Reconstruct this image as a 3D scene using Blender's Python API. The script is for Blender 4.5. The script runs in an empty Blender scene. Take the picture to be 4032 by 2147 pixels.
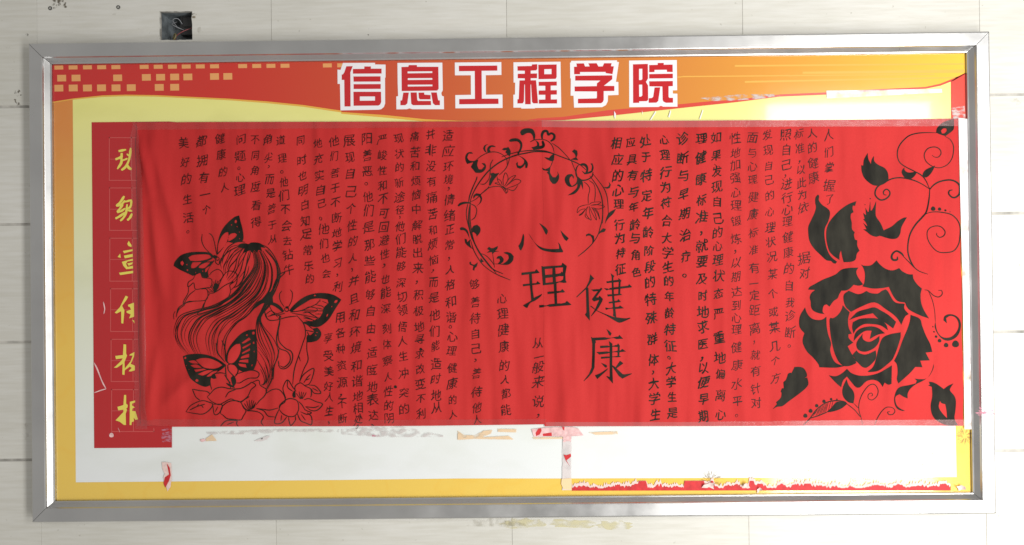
# A school notice board on a tiled wall: metal frame, printed poster, hand-inked red paper banner.
import bpy, bmesh, math, random
import numpy as np
from mathutils import Vector, Euler
from mathutils.geometry import delaunay_2d_cdt

S = bpy.context.scene
COL = S.collection
rnd = random.Random(7)

# ------------------------------------------------------------------ camera
CAM_LOC = (0.016111, -1.875936, 0.003215)
CAM_ROT = (1.575577, 0.010865, 0.005779)
cam_d = bpy.data.cameras.new('camera'); cam_d.lens = 26; cam_d.sensor_width = 36; cam_d.clip_start = 0.05; cam_d.clip_end = 100
cam = bpy.data.objects.new('camera', cam_d); COL.objects.link(cam)
cam.location = CAM_LOC; cam.rotation_euler = CAM_ROT
S.camera = cam

# ------------------------------------------------------------------ light
w = bpy.data.worlds.new('World'); S.world = w; w.use_nodes = True
bgn = w.node_tree.nodes['Background']; bgn.inputs[0].default_value = (0.41, 0.40, 0.38, 1); bgn.inputs[1].default_value = 1.0
def area(name, loc, target, sx, sy, power, color):
    l = bpy.data.lights.new(name, 'AREA'); l.shape = 'RECTANGLE'; l.size = sx; l.size_y = sy; l.energy = power; l.color = color
    o = bpy.data.objects.new(name, l); COL.objects.link(o); o.location = loc
    d = Vector(target) - Vector(loc); o.rotation_euler = d.to_track_quat('-Z', 'Y').to_euler()
    return o
# the daylit window on the right, behind the camera
area('window_light', (2.02, -2.6, -0.98), (2.02, 0, -0.98), 0.98, 4.0, 174, (1.0, 0.985, 0.95))

S.view_settings.view_transform = 'Standard'; S.view_settings.look = 'None'
S.view_settings.exposure = 0; S.view_settings.gamma = 1
S.render.engine = 'CYCLES'

# ------------------------------------------------------------------ measuring: photo pixel (4032 x 2147) -> metres on a plane d in front of the wall
_R = np.array(Euler(CAM_ROT, 'XYZ').to_matrix()); _F = 26 / 36 * 4032
def PW(u, v, d):
    u = np.asarray(u, float); v = np.asarray(v, float)
    q = np.stack([(u - 2016) / _F, -(v - 1073.5) / _F, -np.ones_like(u)], -1) @ _R.T
    t = (-d - CAM_LOC[1]) / q[..., 1]
    return CAM_LOC[0] + q[..., 0] * t, CAM_LOC[2] + q[..., 2] * t
K = {'A': (0, 0, 1.715), 'B': (1344, 0, 1.715), 'C': (2688, 0, 1.715), 'a': (0, 1347, 1.715), 'b': (1344, 1347, 1.715), 'c': (2688, 1347, 1.715),
     '1': (1780, 480, 3.43), '2': (1780, 780, 3.43), '3': (1980, 850, 3.921), '4': (1980, 1180, 3.921), '5': (3080, 460, 3.431),
     '6': (3080, 740, 3.431), '7': (3080, 1020, 3.431), '8': (3020, 1300, 3.303), '9': (660, 830, 3.267), '0': (660, 1240, 2.983),
     'p': (340, 480, 3.267), 'q': (340, 880, 3.267), 'r': (340, 1280, 2.743), 't': (1300, 220, 3.68), 'u': (2000, 220, 3.68), 's': (0, 0, 1)}
def pts(s, key=None):
    out = []
    for tok in s.split():
        if tok in K: key = tok; continue
        x, y = tok.split(','); k = K[key]
        out.append((k[0] + float(x) / k[2], k[1] + float(y) / k[2]))
    return np.array(out)

# ------------------------------------------------------------------ materials
def mat(name, color, rough=0.6, spec=0.5, metal=0.0, noise=None, bump=None, coat=0.0, alpha=None, build=None):
    m = bpy.data.materials.new(name); m.use_nodes = True
    nt = m.node_tree; b = nt.nodes['Principled BSDF']
    b.inputs['Base Color'].default_value = (*color, 1); b.inputs['Roughness'].default_value = rough
    b.inputs['Specular IOR Level'].default_value = spec; b.inputs['Metallic'].default_value = metal
    b.inputs['Coat Weight'].default_value = coat; b.inputs['Coat Roughness'].default_value = 0.05
    g = nt.nodes.new('ShaderNodeNewGeometry')
    def nz(scale, vec=(1, 1, 1), detail=3):
        mp = nt.nodes.new('ShaderNodeMapping'); mp.inputs['Scale'].default_value = vec
        nt.links.new(g.outputs['Position'], mp.inputs['Vector'])
        n = nt.nodes.new('ShaderNodeTexNoise'); n.inputs['Scale'].default_value = scale; n.inputs['Detail'].default_value = detail
        nt.links.new(mp.outputs[0], n.inputs['Vector']); return n
    def ramp(src, stops):
        r = nt.nodes.new('ShaderNodeValToRGB'); e = r.color_ramp.elements
        while len(e) < len(stops): e.new(0.5)
        for i, (p, c) in enumerate(stops): e[i].position = p; e[i].color = (*c, 1) if len(c) == 3 else c
        nt.links.new(src, r.inputs[0]); return r
    def mixc(a, bb, fac, mode='MIX'):
        x = nt.nodes.new('ShaderNodeMix'); x.data_type = 'RGBA'; x.blend_type = mode
        for v, i in ((a, 6), (bb, 7)):
            if isinstance(v, tuple): x.inputs[i].default_value = (*v, 1)
            else: nt.links.new(v, x.inputs[i])
        if isinstance(fac, float): x.inputs[0].default_value = fac
        else: nt.links.new(fac, x.inputs[0])
        return x.outputs[2]
    m['h'] = 1
    if noise:
        lo, hi, scale, vec = noise
        n = nz(scale, vec, 5)
        r = ramp(n.outputs[0], [(0.3, tuple(c * lo for c in color)), (0.7, tuple(min(1, c * hi) for c in color))])
        nt.links.new(r.outputs[0], b.inputs['Base Color'])
    if bump:
        last = None
        for (scale, vec, st, dist) in bump:
            n = nz(scale, vec, 4 if scale > 10 else 1.2)
            bp = nt.nodes.new('ShaderNodeBump'); bp.inputs['Strength'].default_value = st; bp.inputs['Distance'].default_value = dist
            nt.links.new(n.outputs[0], bp.inputs['Height'])
            if last: nt.links.new(last.outputs[0], bp.inputs['Normal'])
            last = bp
        nt.links.new(last.outputs[0], b.inputs['Normal'])
    if alpha:
        a, scale, vec, lo, hi = alpha       # alpha ceiling, noise scale, stretch, thresholds
        n = nz(scale, vec, 5)
        r = ramp(n.outputs[0], [(lo, (0, 0, 0)), (hi, (a, a, a))])
        nt.links.new(r.outputs[0], b.inputs['Alpha'])
    if build: build(nt, b, g, nz, ramp, mixc)
    return m

def axis_ramp(nt, g, ax, lo, hi, stops, ramp):
    sp = nt.nodes.new('ShaderNodeSeparateXYZ'); nt.links.new(g.outputs['Position'], sp.inputs[0])
    mr = nt.nodes.new('ShaderNodeMapRange'); mr.inputs['From Min'].default_value = lo; mr.inputs['From Max'].default_value = hi
    nt.links.new(sp.outputs[ax], mr.inputs[0])
    return ramp(mr.outputs[0], stops)

M = {}
def b_tile(nt, b, g, nz, ramp, mixc):
    base = ramp(nz(2.2, (1, 1, 1.6), 4).outputs[0], [(0.3, (0.62, 0.61, 0.565)), (0.7, (0.71, 0.70, 0.665))])
    st = ramp(nz(9, (1, 1, 14), 6).outputs[0], [(0.35, (0.90, 0.89, 0.86)), (0.62, (1, 1, 1))])
    c = mixc(base.outputs[0], st.outputs[0], 0.8, 'MULTIPLY')
    sp = ramp(nz(75, (1, 1, 1), 2).outputs[0], [(0.24, (0.55, 0.53, 0.48)), (0.30, (1, 1, 1))])
    c = mixc(c, sp.outputs[0], 0.5, 'MULTIPLY')
    oi = nt.nodes.new('ShaderNodeObjectInfo')
    tr = ramp(oi.outputs['Random'], [(0, (0.95, 0.95, 0.94)), (1, (1.0, 1.0, 1.0))])
    c = mixc(c, tr.outputs[0], 1.0, 'MULTIPLY')
    nt.links.new(c, b.inputs['Base Color'])
M['tile'] = mat('stone_tile', (0.66, 0.64, 0.6), 0.48, 0.35, bump=[(30, (1, 1, 4), 0.25, 0.002), (350, (1, 1, 1), 0.15, 0.0005)], build=b_tile)
M['grout'] = mat('grout', (0.40, 0.385, 0.355), 0.9, 0.1, noise=(0.6, 1.5, 25, (1, 1, 1)))
def b_alu(nt, b, g, nz, ramp, mixc):
    n = nz(14, (1, 1, 1), 5)
    r = ramp(n.outputs[0], [(0.3, (0.27, 0.27, 0.27)), (0.75, (0.42, 0.42, 0.42))])
    nt.links.new(r.outputs[0], b.inputs['Roughness'])
    s = ramp(nz(6, (1, 1, 1), 6).outputs[0], [(0.3, (0.55, 0.55, 0.555)), (0.6, (0.62, 0.62, 0.62))])
    nt.links.new(s.outputs[0], b.inputs['Base Color'])
M['alu'] = mat('brushed_aluminium', (0.7, 0.7, 0.7), 0.32, 0.5, 1.0, bump=[(500, (1, 1, 1), 0.06, 0.0003)], build=b_alu)
M['mitre'] = mat('dark_seam', (0.05, 0.05, 0.05), 0.7)
gloss = dict(rough=0.14, spec=0.5, coat=0.7)
pb = [(14, (1, 1, 1), 0.045, 0.004), (160, (1, 1, 1), 0.03, 0.0006)]
def b_base(nt, b, g, nz, ramp, mixc):
    r = axis_ramp(nt, g, 2, -0.55, 0.55, [(0.0, (0.80, 0.82, 0.84)), (0.16, (0.79, 0.82, 0.80)), (0.45, (0.76, 0.78, 0.60)), (0.75, (0.78, 0.76, 0.34)), (0.95, (0.84, 0.80, 0.24))], ramp)
    smudge = ramp(nz(5, (1, 1, 2), 6).outputs[0], [(0.28, (0.93, 0.93, 0.90)), (0.5, (1, 1, 1))])
    nt.links.new(mixc(r.outputs[0], smudge.outputs[0], 1.0, 'MULTIPLY'), b.inputs['Base Color'])
M['base'] = mat('printed_cream', (0.8, 0.8, 0.6), bump=pb, build=b_base, **gloss)
def b_head(nt, b, g, nz, ramp, mixc):
    r = axis_ramp(nt, g, 0, -1.15, 1.15, [(0, (0.56, 0.012, 0.012)), (0.2, (0.60, 0.026, 0.013)), (0.38, (0.58, 0.075, 0.022)), (0.5, (0.60, 0.135, 0.032)), (0.68, (0.66, 0.24, 0.04)), (0.82, (0.72, 0.33, 0.04)), (1, (0.80, 0.50, 0.05))], ramp)
    nt.links.new(r.outputs[0], b.inputs['Base Color'])
M['header'] = mat('printed_header', (0.7, 0.2, 0.1), bump=pb, build=b_head, **gloss)
def b_bord(nt, b, g, nz, ramp, mixc):
    r = axis_ramp(nt, g, 2, -0.55, 0.55, [(0, (0.82, 0.56, 0.10)), (0.35, (0.84, 0.54, 0.09)), (0.6, (0.76, 0.40, 0.07)), (0.85, (0.70, 0.25, 0.05))], ramp)
    f = ramp(nz(7, (1, 1, 1), 2).outputs[0], [(0.46, (1, 1, 1)), (0.5, (1.0, 0.97, 0.9)), (0.54, (1, 1, 1))])
    nt.links.new(mixc(r.outputs[0], f.outputs[0], 1.0, 'MULTIPLY'), b.inputs['Base Color'])
M['border'] = mat('printed_border', (0.8, 0.5, 0.1), bump=pb, build=b_bord, **gloss)
M['yline'] = mat('printed_gold_line', (0.80, 0.42, 0.06), **gloss)
M['stripe'] = mat('printed_red_stripe', (0.66, 0.065, 0.045), **gloss)
M['square'] = mat('printed_tan', (0.80, 0.36, 0.12), **gloss)
M['pline'] = mat('printed_pale_line', (0.80, 0.43, 0.08), **gloss)
M['white'] = mat('printed_white', (0.86, 0.84, 0.88), **gloss)
M['tred'] = mat('printed_red', (0.54, 0.008, 0.014), **gloss)
M['panel'] = mat('printed_dark_red', (0.47, 0.006, 0.010), bump=pb, **gloss)
M['pale'] = mat('printed_faint_red_line', (0.58, 0.075, 0.07), **gloss)
M['gold'] = mat('printed_yellow', (0.78, 0.66, 0.10), **gloss)
M['firework'] = mat('printed_firework', (0.30, 0.19, 0.07), alpha=(0.8, 180, (1, 1, 1), 0.3, 0.6), **gloss)
def b_paper(nt, b, g, nz, ramp, mixc):
    a = ramp(nz(2.5, (2, 1, 1), 5).outputs[0], [(0.3, (0.51, 0.028, 0.029)), (0.7, (0.57, 0.037, 0.035))])
    f = ramp(nz(420, (1, 1, 1), 2).outputs[0], [(0.3, (0.93, 0.9, 0.9)), (0.7, (1, 1, 1))])
    nt.links.new(mixc(a.outputs[0], f.outputs[0], 1.0, 'MULTIPLY'), b.inputs['Base Color'])
M['paper'] = mat('red_paper', (0.6, 0.03, 0.03), 0.7, 0.12, bump=[(2.6, (5, 1, 1), 0.9, 0.022), (6, (4, 1, 0.6), 0.75, 0.009), (500, (1, 1, 1), 0.2, 0.0003)], build=b_paper)
M['ink'] = mat('black_marker', (0.015, 0.0138, 0.010), 0.65, 0.12, noise=(0.5, 1.8, 14, (2.5, 1, 1)))
M['pen'] = mat('thin_marker', (0.035, 0.008, 0.007), 0.6, 0.2)
tb = [(30, (1, 1, 1), 0.35, 0.003), (120, (1, 1, 1), 0.25, 0.001)]
M['tape'] = mat('clear_tape', (0.60, 0.36, 0.37), 0.16, 0.6, bump=tb, alpha=(0.22, 7, (1, 1, 1), 0.0, 0.5))
M['tape_dim'] = mat('clear_tape_thin', (0.45, 0.20, 0.20), 0.22, 0.5, bump=tb, alpha=(0.13, 6, (1, 1, 1), 0.0, 0.5))
M['tape_white'] = mat('cloudy_tape', (0.84, 0.80, 0.82), 0.3, 0.5, bump=tb, alpha=(0.92, 26, (1, 1, 1), 0.15, 0.5))
M['tape_grey'] = mat('old_tape', (0.70, 0.64, 0.635), 0.4, 0.4, bump=tb, alpha=(0.95, 20, (1, 1, 1), 0.1, 0.45))
M['glue'] = mat('grey_glue', (0.66, 0.61, 0.60), 0.5, 0.3, alpha=(0.75, 60, (1, 1, 2), 0.40, 0.62))
M['tan_glue'] = mat('tan_glue', (0.78, 0.58, 0.38), 0.5, 0.3, alpha=(0.95, 50, (1, 1, 2), 0.25, 0.5))
M['pink'] = mat('torn_paper_pink', (0.78, 0.50, 0.50), 0.75, 0.2, noise=(0.8, 1.2, 120, (1, 1, 1)))
M['torn'] = mat('torn_paper_core', (0.80, 0.60, 0.56), 0.85, 0.1, noise=(0.85, 1.1, 150, (1, 1, 1)), bump=[(200, (1, 1, 1), 0.5, 0.001)])
M['scrap'] = mat('red_scrap', (0.58, 0.03, 0.035), 0.6, 0.3, noise=(0.8, 1.15, 80, (1, 1, 1)))
M['peel'] = mat('peeled_yellow', (0.85, 0.62, 0.36), 0.6, 0.3)
M['smear'] = mat('pink_smear', (0.60, 0.22, 0.30), 0.5, 0.3, alpha=(0.8, 70, (1, 1, 3), 0.42, 0.6))
M['stain'] = mat('dark_stain', (0.16, 0.14, 0.11), 0.8, 0.1, alpha=(0.85, 130, (1, 1, 1), 0.47, 0.6))
M['ystain'] = mat('yellow_stain', (0.68, 0.63, 0.40), 0.7, 0.1, alpha=(0.7, 28, (1, 1, 2), 0.38, 0.58))
M['bstain'] = mat('faint_stain', (0.40, 0.37, 0.30), 0.7, 0.1, alpha=(0.28, 60, (1, 1, 1), 0.42, 0.66))
M['boxmetal'] = mat('galvanised_box', (0.12, 0.135, 0.145), 0.55, 0.4, 0.2, noise=(0.3, 2.6, 28, (1, 1, 1)), bump=[(60, (1, 1, 1), 0.5, 0.003)])
M['black'] = mat('black_and_shade', (0.015, 0.015, 0.016), 0.45)  # plug cores and a black speck; also the painted shade in the box
M['wire_red'] = mat('wire_red', (0.30, 0.075, 0.08), 0.5)
M['wire_grey'] = mat('wire_grey', (0.30, 0.31, 0.33), 0.5)
M['wire_yellow'] = mat('wire_yellow', (0.30, 0.25, 0.10), 0.5)
M['plug'] = mat('grey_plug', (0.09, 0.09, 0.085), 0.6)
M['crumb'] = mat('plaster_crumb', (0.25, 0.22, 0.17), 0.9, noise=(0.6, 1.5, 200, (1, 1, 1)))

# ------------------------------------------------------------------ objects
def thing(name, label, cat, loc=(0, 0, 0), group=None):
    o = bpy.data.objects.new(name, None); o.empty_display_size = 0.05; COL.objects.link(o); o.location = loc
    o['label'] = label; o['category'] = cat
    if group: o['group'] = group
    return o
def obj(name, verts, faces, m, parent=None, label=None, cat=None, group=None, kind=None, smooth=False):
    verts = np.asarray(verts, float)
    off = np.zeros(3); p = parent
    while p is not None: off += np.array(p.location); p = p.parent
    org = np.zeros(3)
    if parent is None and len(verts): org = (verts.min(0) + verts.max(0)) / 2
    me = bpy.data.meshes.new(name); me.from_pydata((verts - off - org).tolist(), [], faces)
    me.materials.append(m)
    if smooth: me.polygons.foreach_set('use_smooth', [True] * len(me.polygons))
    o = bpy.data.objects.new(name, me); COL.objects.link(o); o.parent = parent
    if parent is None: o.location = org
    if label: o['label'] = label
    if cat: o['category'] = cat
    if group: o['group'] = group
    if kind: o['kind'] = kind
    return o
class MB:
    def __init__(s): s.v = []; s.f = []
    def add(s, v, f):
        n = len(s.v); s.v += [tuple(p) for p in v]; s.f += [tuple(i + n for i in q) for q in f]; return s
    def box(s, x0, x1, y0, y1, z0, z1):
        return s.add([(x0, y0, z0), (x1, y0, z0), (x1, y1, z0), (x0, y1, z0), (x0, y0, z1), (x1, y0, z1), (x1, y1, z1), (x0, y1, z1)],
                     [(0, 3, 2, 1), (4, 5, 6, 7), (0, 1, 5, 4), (1, 2, 6, 5), (2, 3, 7, 6), (3, 0, 4, 7)])

# ------------------------------------------------------------------ 2D helpers (photo pixels)
def smooth_closed(P, sub=4, corner=50):
    n = len(P)
    if n < 4: return P
    prev = np.roll(P, 1, 0); nxt = np.roll(P, -1, 0)
    a = P - prev; b = nxt - P
    ang = np.degrees(np.abs(np.arctan2(a[:, 0] * b[:, 1] - a[:, 1] * b[:, 0], (a * b).sum(1))))
    out = []
    for i in range(n):
        j = (i + 1) % n; p0, p1 = P[i], P[j]; L = np.linalg.norm(p1 - p0)
        def tan(k, first):
            if ang[k] > corner: return p1 - p0
            d = P[(k + 1) % n] - P[k - 1]; nn = np.linalg.norm(d)
            return d / (nn + 1e-9) * L
        t0, t1 = tan(i, 1), tan(j, 0)
        for k in range(sub):
            t = k / sub
            out.append((2 * t**3 - 3 * t**2 + 1) * p0 + (t**3 - 2 * t**2 + t) * t0 + (-2 * t**3 + 3 * t**2) * p1 + (t**3 - t**2) * t1)
    return np.array(out)
def smooth_open(P, sub=5):
    if len(P) < 3: sub = 2
    Q = np.vstack([2 * P[0] - P[1], P, 2 * P[-1] - P[-2]]); out = []
    for i in range(1, len(Q) - 2):
        p0, p1, p2, p3 = Q[i - 1], Q[i], Q[i + 1], Q[i + 2]
        for k in range(sub):
            t = k / sub
            out.append(0.5 * (2 * p1 + (p2 - p0) * t + (2 * p0 - 5 * p1 + 4 * p2 - p3) * t * t + (-p0 + 3 * p1 - 3 * p2 + p3) * t**3))
    out.append(P[-1]); return np.array(out)
def inside(pt, loops):
    x, y = pt[:, 0], pt[:, 1]; c = np.zeros(len(pt), bool)
    for L in loops:
        A = L; B = np.roll(L, -1, 0)
        for (x1, y1), (x2, y2) in zip(A, B):
            if y1 == y2: continue
            m = (y1 > y) != (y2 > y)
            c ^= m & (x < (x2 - x1) * (y - y1) / (y2 - y1) + x1)
    return c
def fill(loops, cell=None):
    """triangulate closed loops (holes by even-odd), optional inner grid so the sheet can bend"""
    V = []; E = []
    for L in loops:
        n0 = len(V); V += [Vector(p) for p in L]; E += [(n0 + i, n0 + (i + 1) % len(L)) for i in range(len(L))]
    if cell:
        A = np.vstack(loops); mn, mx = A.min(0), A.max(0)
        gx = np.arange(mn[0] + cell / 2, mx[0], cell); gy = np.arange(mn[1] + cell / 2, mx[1], cell)
        if len(gx) * len(gy):
            G = np.array([(a, b) for a in gx for b in gy]); G = G[inside(G, loops)]
            V += [Vector(p) for p in G]
    r = delaunay_2d_cdt(V, E, [], 0, 1e-4)
    v = np.array([tuple(p) for p in r[0]]); f = np.array([tuple(q) for q in r[2]])
    c = v[f].mean(1); f = f[inside(c, loops)]
    return v, f
def strip(P, wd, taper=(0.5, 0.5)):
    """a pen stroke of width wd along open polyline P"""
    d = np.gradient(P, axis=0); L = np.linalg.norm(d, axis=1)[:, None] + 1e-9; nrm = np.stack([-d[:, 1], d[:, 0]], 1) / L
    t = np.linspace(0, 1, len(P)); e = np.ones(len(P))
    e *= np.minimum(1, taper[0] + (1 - taper[0]) * t / 0.12); e *= np.minimum(1, taper[1] + (1 - taper[1]) * (1 - t) / 0.12)
    e *= 1 + 0.12 * np.sin(t * 9 + P[0, 0])
    hw = (wd / 2 * e)[:, None]; n = len(P)
    v = np.vstack([P + nrm * hw, P - nrm * hw])
    f = [(i, i + 1, n + i + 1) for i in range(n - 1)] + [(i, n + i + 1, n + i) for i in range(n - 1)]
    return v, np.array(f)
def disc(c, r, n=18):
    a = np.linspace(0, 2 * math.pi, n, endpoint=False) + 0.1
    return np.array(c) + r * np.stack([np.cos(a), np.sin(a)], 1) * (1 + 0.05 * np.sin(3 * a))[:, None]

def face_cam(v, f):
    f = np.array(f)
    if len(f) == 0: return []
    a, b, c = v[f[:, 0]], v[f[:, 1]], v[f[:, 2]]
    ny = np.cross(b - a, c - a)[:, 1]
    f[ny > 0] = f[ny > 0][:, ::-1]
    return f.tolist()

def sheet(name, loops, d, m, parent=None, thick=0.0, **kw):
    """flat printed shape d metres in front of the wall; loops in photo pixels"""
    v2, f = fill(loops)
    X, Z = PW(v2[:, 0], v2[:, 1], d); v = np.stack([X, np.full(len(X), -d), Z], 1)
    return obj(name, v, face_cam(v, f), m, parent, **kw)

# ================================================================== THE WALL
G = 0.0060 / 2
X0s = [PW(x, 60, 0)[0] for x in (1066, 1994, 2922)]
tw = (X0s[2] - X0s[0]) / 2; xa = X0s[1]
Zl = [PW(60, y, 0)[1] for y in (422, 880, 1349, 1811)]; Zr = [PW(3980, y, 0)[1] for y in (372, 840, 1308, 1776)]
Zm = [(a + b) / 2 for a, b in zip(Zl, Zr)]; th = (Zm[0] - Zm[3]) / 3; z0 = sum(Zm) / 4 + 1.5 * th
print('tile', tw, th)
wall = obj('wall', *(lambda b: (b.v, b.f))(MB().box(-3.2, 3.2, 0.0030, 0.16, -1.9, 1.9)), M['grout'], kind='structure')
wall['label'] = 'beige stone tiled wall behind the notice board'
# wall grout slab gets a real opening where the electrical box is let in
hx0, _ = PW(628, 100, 0); hx1, _ = PW(756, 100, 0); _, hz1 = PW(692, 45, 0); _, hz0 = PW(692, 158, 0)
hx0, hx1, hz0, hz1 = map(float, (hx0, hx1, hz0, hz1))
bpy.data.objects.remove(wall)
mb = MB()
for (a, b, c, d_) in ((-3.2, hx0, -1.9, 1.9), (hx1, 3.2, -1.9, 1.9), (hx0, hx1, -1.9, hz0), (hx0, hx1, hz1, 1.9)): mb.box(a, b, 0.0012, 0.012, c, d_)
wall = obj('wall', mb.v, mb.f, M['grout'], kind='structure')
wall['label'] = 'beige stone tiled wall behind the notice board'
def tile_mesh(w_, h_):
    bvl = 0.0005; x, z = w_ / 2, h_ / 2
    v = [(-x, 0.006, -z), (x, 0.006, -z), (x, 0.006, z), (-x, 0.006, z), (-x, bvl, -z), (x, bvl, -z), (x, bvl, z), (-x, bvl, z),
         (-x + bvl, 0, -z + bvl), (x - bvl, 0, -z + bvl), (x - bvl, 0, z - bvl), (-x + bvl, 0, z - bvl)]
    f = [(8, 9, 10, 11)] + [(4 + i, 4 + (i + 1) % 4, 8 + (i + 1) % 4, 8 + i) for i in range(4)] + [(i, (i + 1) % 4, 4 + (i + 1) % 4, 4 + i) for i in range(4)]
    me = bpy.data.meshes.new('tile'); me.from_pydata(v, [], f); me.materials.append(M['tile']); return me
vg = 0.0009
tm = tile_mesh(tw - vg, th - 0.0066)
for r in range(-5, 6):
    for c in range(-5, 5):
        cx = xa + (c + 0.5) * tw; cz = z0 + (r - 0.5) * th
        if abs(cx) > 2.3 or abs(cz) > 1.2: continue
        if cx - tw / 2 < hx0 < cx + tw / 2 and cz - th / 2 < hz1 < cz + th / 2:      # the tile cut round the electrical box
            x1, x2, z1, z2 = cx - tw / 2 + vg / 2, cx + tw / 2 - vg / 2, cz - th / 2 + 0.0033, cz + th / 2 - 0.0033
            jit = lambda: rnd.uniform(-0.0012, 0.0012)
            hole = []
            for (p, q) in (((hx0, hz0), (hx1, hz0)), ((hx1, hz0), (hx1, hz1)), ((hx1, hz1), (hx0, hz1)), ((hx0, hz1), (hx0, hz0))):
                for k in range(8): hole.append((p[0] + (q[0] - p[0]) * k / 8 + jit(), p[1] + (q[1] - p[1]) * k / 8 + jit()))
            hole = np.array(hole); outer = np.array([(x1, z1), (x2, z1), (x2, z2), (x1, z2)])
            v2, f = fill([outer, hole]); v = np.stack([v2[:, 0], np.zeros(len(v2)), v2[:, 1]], 1); mb = MB(); mb.add(v, face_cam(v, f))
            for L in (outer, hole):
                n = len(L); vv = [(p[0], 0, p[1]) for p in L] + [(p[0], 0.006, p[1]) for p in L]
                mb.add(vv, [(i, (i + 1) % n, n + (i + 1) % n, n + i) for i in range(n)])
            obj('tile', mb.v, mb.f, M['tile'], wall)
        else:
            o = bpy.data.objects.new('tile', tm); COL.objects.link(o); o.parent = wall
            o.location = Vector((cx, rnd.uniform(0, 0.0004), cz)) - wall.location
# electrical box let into the wall
eb = thing('electrical_box', 'open square socket box with loose wires sunk in the wall above the frame', 'junction box', ((hx0 + hx1) / 2, 0, (hz0 + hz1) / 2))
D = 0.055; a = 0.0015
X1, X2, Z1, Z2 = hx0 - a, hx1 + a, hz0 - a, hz1 + a
v = [(X1, 0.0065, Z1), (X2, 0.0065, Z1), (X2, 0.0065, Z2), (X1, 0.0065, Z2), (X1 + .004, D, Z1 + .004), (X2 - .004, D, Z1 + .004), (X2 - .004, D, Z2 - .004), (X1 + .004, D, Z2 - .004)]
obj('box_shell', v, [(4, 5, 6, 7), (0, 1, 5, 4), (1, 2, 6, 5), (2, 3, 7, 6), (3, 0, 4, 7)], M['boxmetal'], eb)
def tube(name, P, r, m, parent, seg=8, **kw):
    P = [Vector(p) for p in P]; Q = []
    arr = np.array([tuple(p) for p in P]); P = smooth_open(arr, 6)
    V = []; F = []; n = len(P)
    for i, p in enumerate(P):
        t = Vector(P[min(i + 1, n - 1)] - P[max(i - 1, 0)]).normalized(); a_ = t.orthogonal().normalized(); b_ = t.cross(a_)
        if Q and a_.dot(Q[-1]) < 0: a_ = -a_; b_ = -b_
        if Q: a_ = (Q[-1] - t * Q[-1].dot(t)).normalized(); b_ = t.cross(a_)
        Q.append(a_)
        for k in range(seg):
            an = 2 * math.pi * k / seg; V.append(tuple(Vector(p) + (a_ * math.cos(an) + b_ * math.sin(an)) * r))
    for i in range(n - 1):
        for k in range(seg): F.append((i * seg + k, i * seg + (k + 1) % seg, (i + 1) * seg + (k + 1) % seg, (i + 1) * seg + k))
    F.append(tuple(range(seg))); F.append(tuple((n - 1) * seg + k for k in range(seg)))
    return obj(name, V, F, m, parent, smooth=True, **kw)
hw = hx1 - hx0; hh = hz1 - hz0
def HB(x, z, y): return (hx0 + hw * x, y, hz0 + hh * z)
mb = MB(); mb.box(hx0 + hw * .50, hx0 + hw * .97, 0.026, 0.050, hz0 + hh * .30, hz0 + hh * .95); mb.box(hx0 + hw * .60, hx0 + hw * .93, 0.023, 0.026, hz0 + hh * .57, hz0 + hh * .88)
obj('shade_block', mb.v, mb.f, M['black'], eb)  # added black block, its colour deepens the shade at the box's upper right
tube('wire', [HB(.38, .02, .03), HB(.40, .18, .018), HB(.62, .33, .012), HB(.88, .50, .02), HB(.9, .55, .03)], 0.0011, M['wire_red'], eb, label='thin dusty red wire')
tube('wire', [HB(.30, .85, .045), HB(.28, .65, .02), HB(.45, .52, .014), HB(.62, .48, .03), HB(.75, .6, .05)], 0.0010, M['wire_grey'], eb, label='grey wire')
tube('wire', [HB(.20, .10, .04), HB(.30, .04, .02), HB(.42, .22, .016), HB(.30, .35, .03), HB(.16, .25, .045)], 0.0016, M['wire_yellow'], eb, label='dull yellow wire')
tube('wire', [HB(.34, .6, .045), HB(.30, .78, .02), HB(.48, .82, .018), HB(.58, .62, .03)], 0.0009, M['wire_grey'], eb, label='grey wire')
obj('screw_tab', *(lambda b: (b.v, b.f))(MB().box(hx1 + .0015, hx1 + .009, -0.0012, 0.0, hz1 - .018, hz1 - .013)), M['crumb'], eb)
# wall plugs
for (u, v_, lab) in ((198, 33, 'small round wall plug in the wall top left, nearest the corner'), (466, 29, 'small round wall plug in the wall between the corner and the socket box')):
    x, z = map(float, PW(u, v_, 0)); t = thing('wall_plug', lab, 'wall plug', (x, 0, z), 'drilled plugs in the wall')
    n = 14; V = []; F = []
    for (r, y) in ((0.0048, -0.0012), (0.0028, -0.0018), (0.0022, 0.004)):
        V += [(x + r * math.cos(2 * math.pi * k / n), y, z + r * math.sin(2 * math.pi * k / n)) for k in range(n)]
    V += [(x + 0.0052 * math.cos(2 * math.pi * k / n), 0.0, z + 0.0052 * math.sin(2 * math.pi * k / n)) for k in range(n)]
    for k in range(n):
        j = (k + 1) % n; F += [(k, j, n + j, n + k), (n + k, n + j, 2 * n + j, 2 * n + k), (3 * n + k, 3 * n + j, j, k)]
    obj('sleeve', V, F, M['plug'], t)
    V = [(x + 0.0022 * math.cos(2 * math.pi * k / n), 0.0005, z + 0.0022 * math.sin(2 * math.pi * k / n)) for k in range(n)]
    obj('core', V, [tuple(range(n))], M['black'], t)
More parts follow.
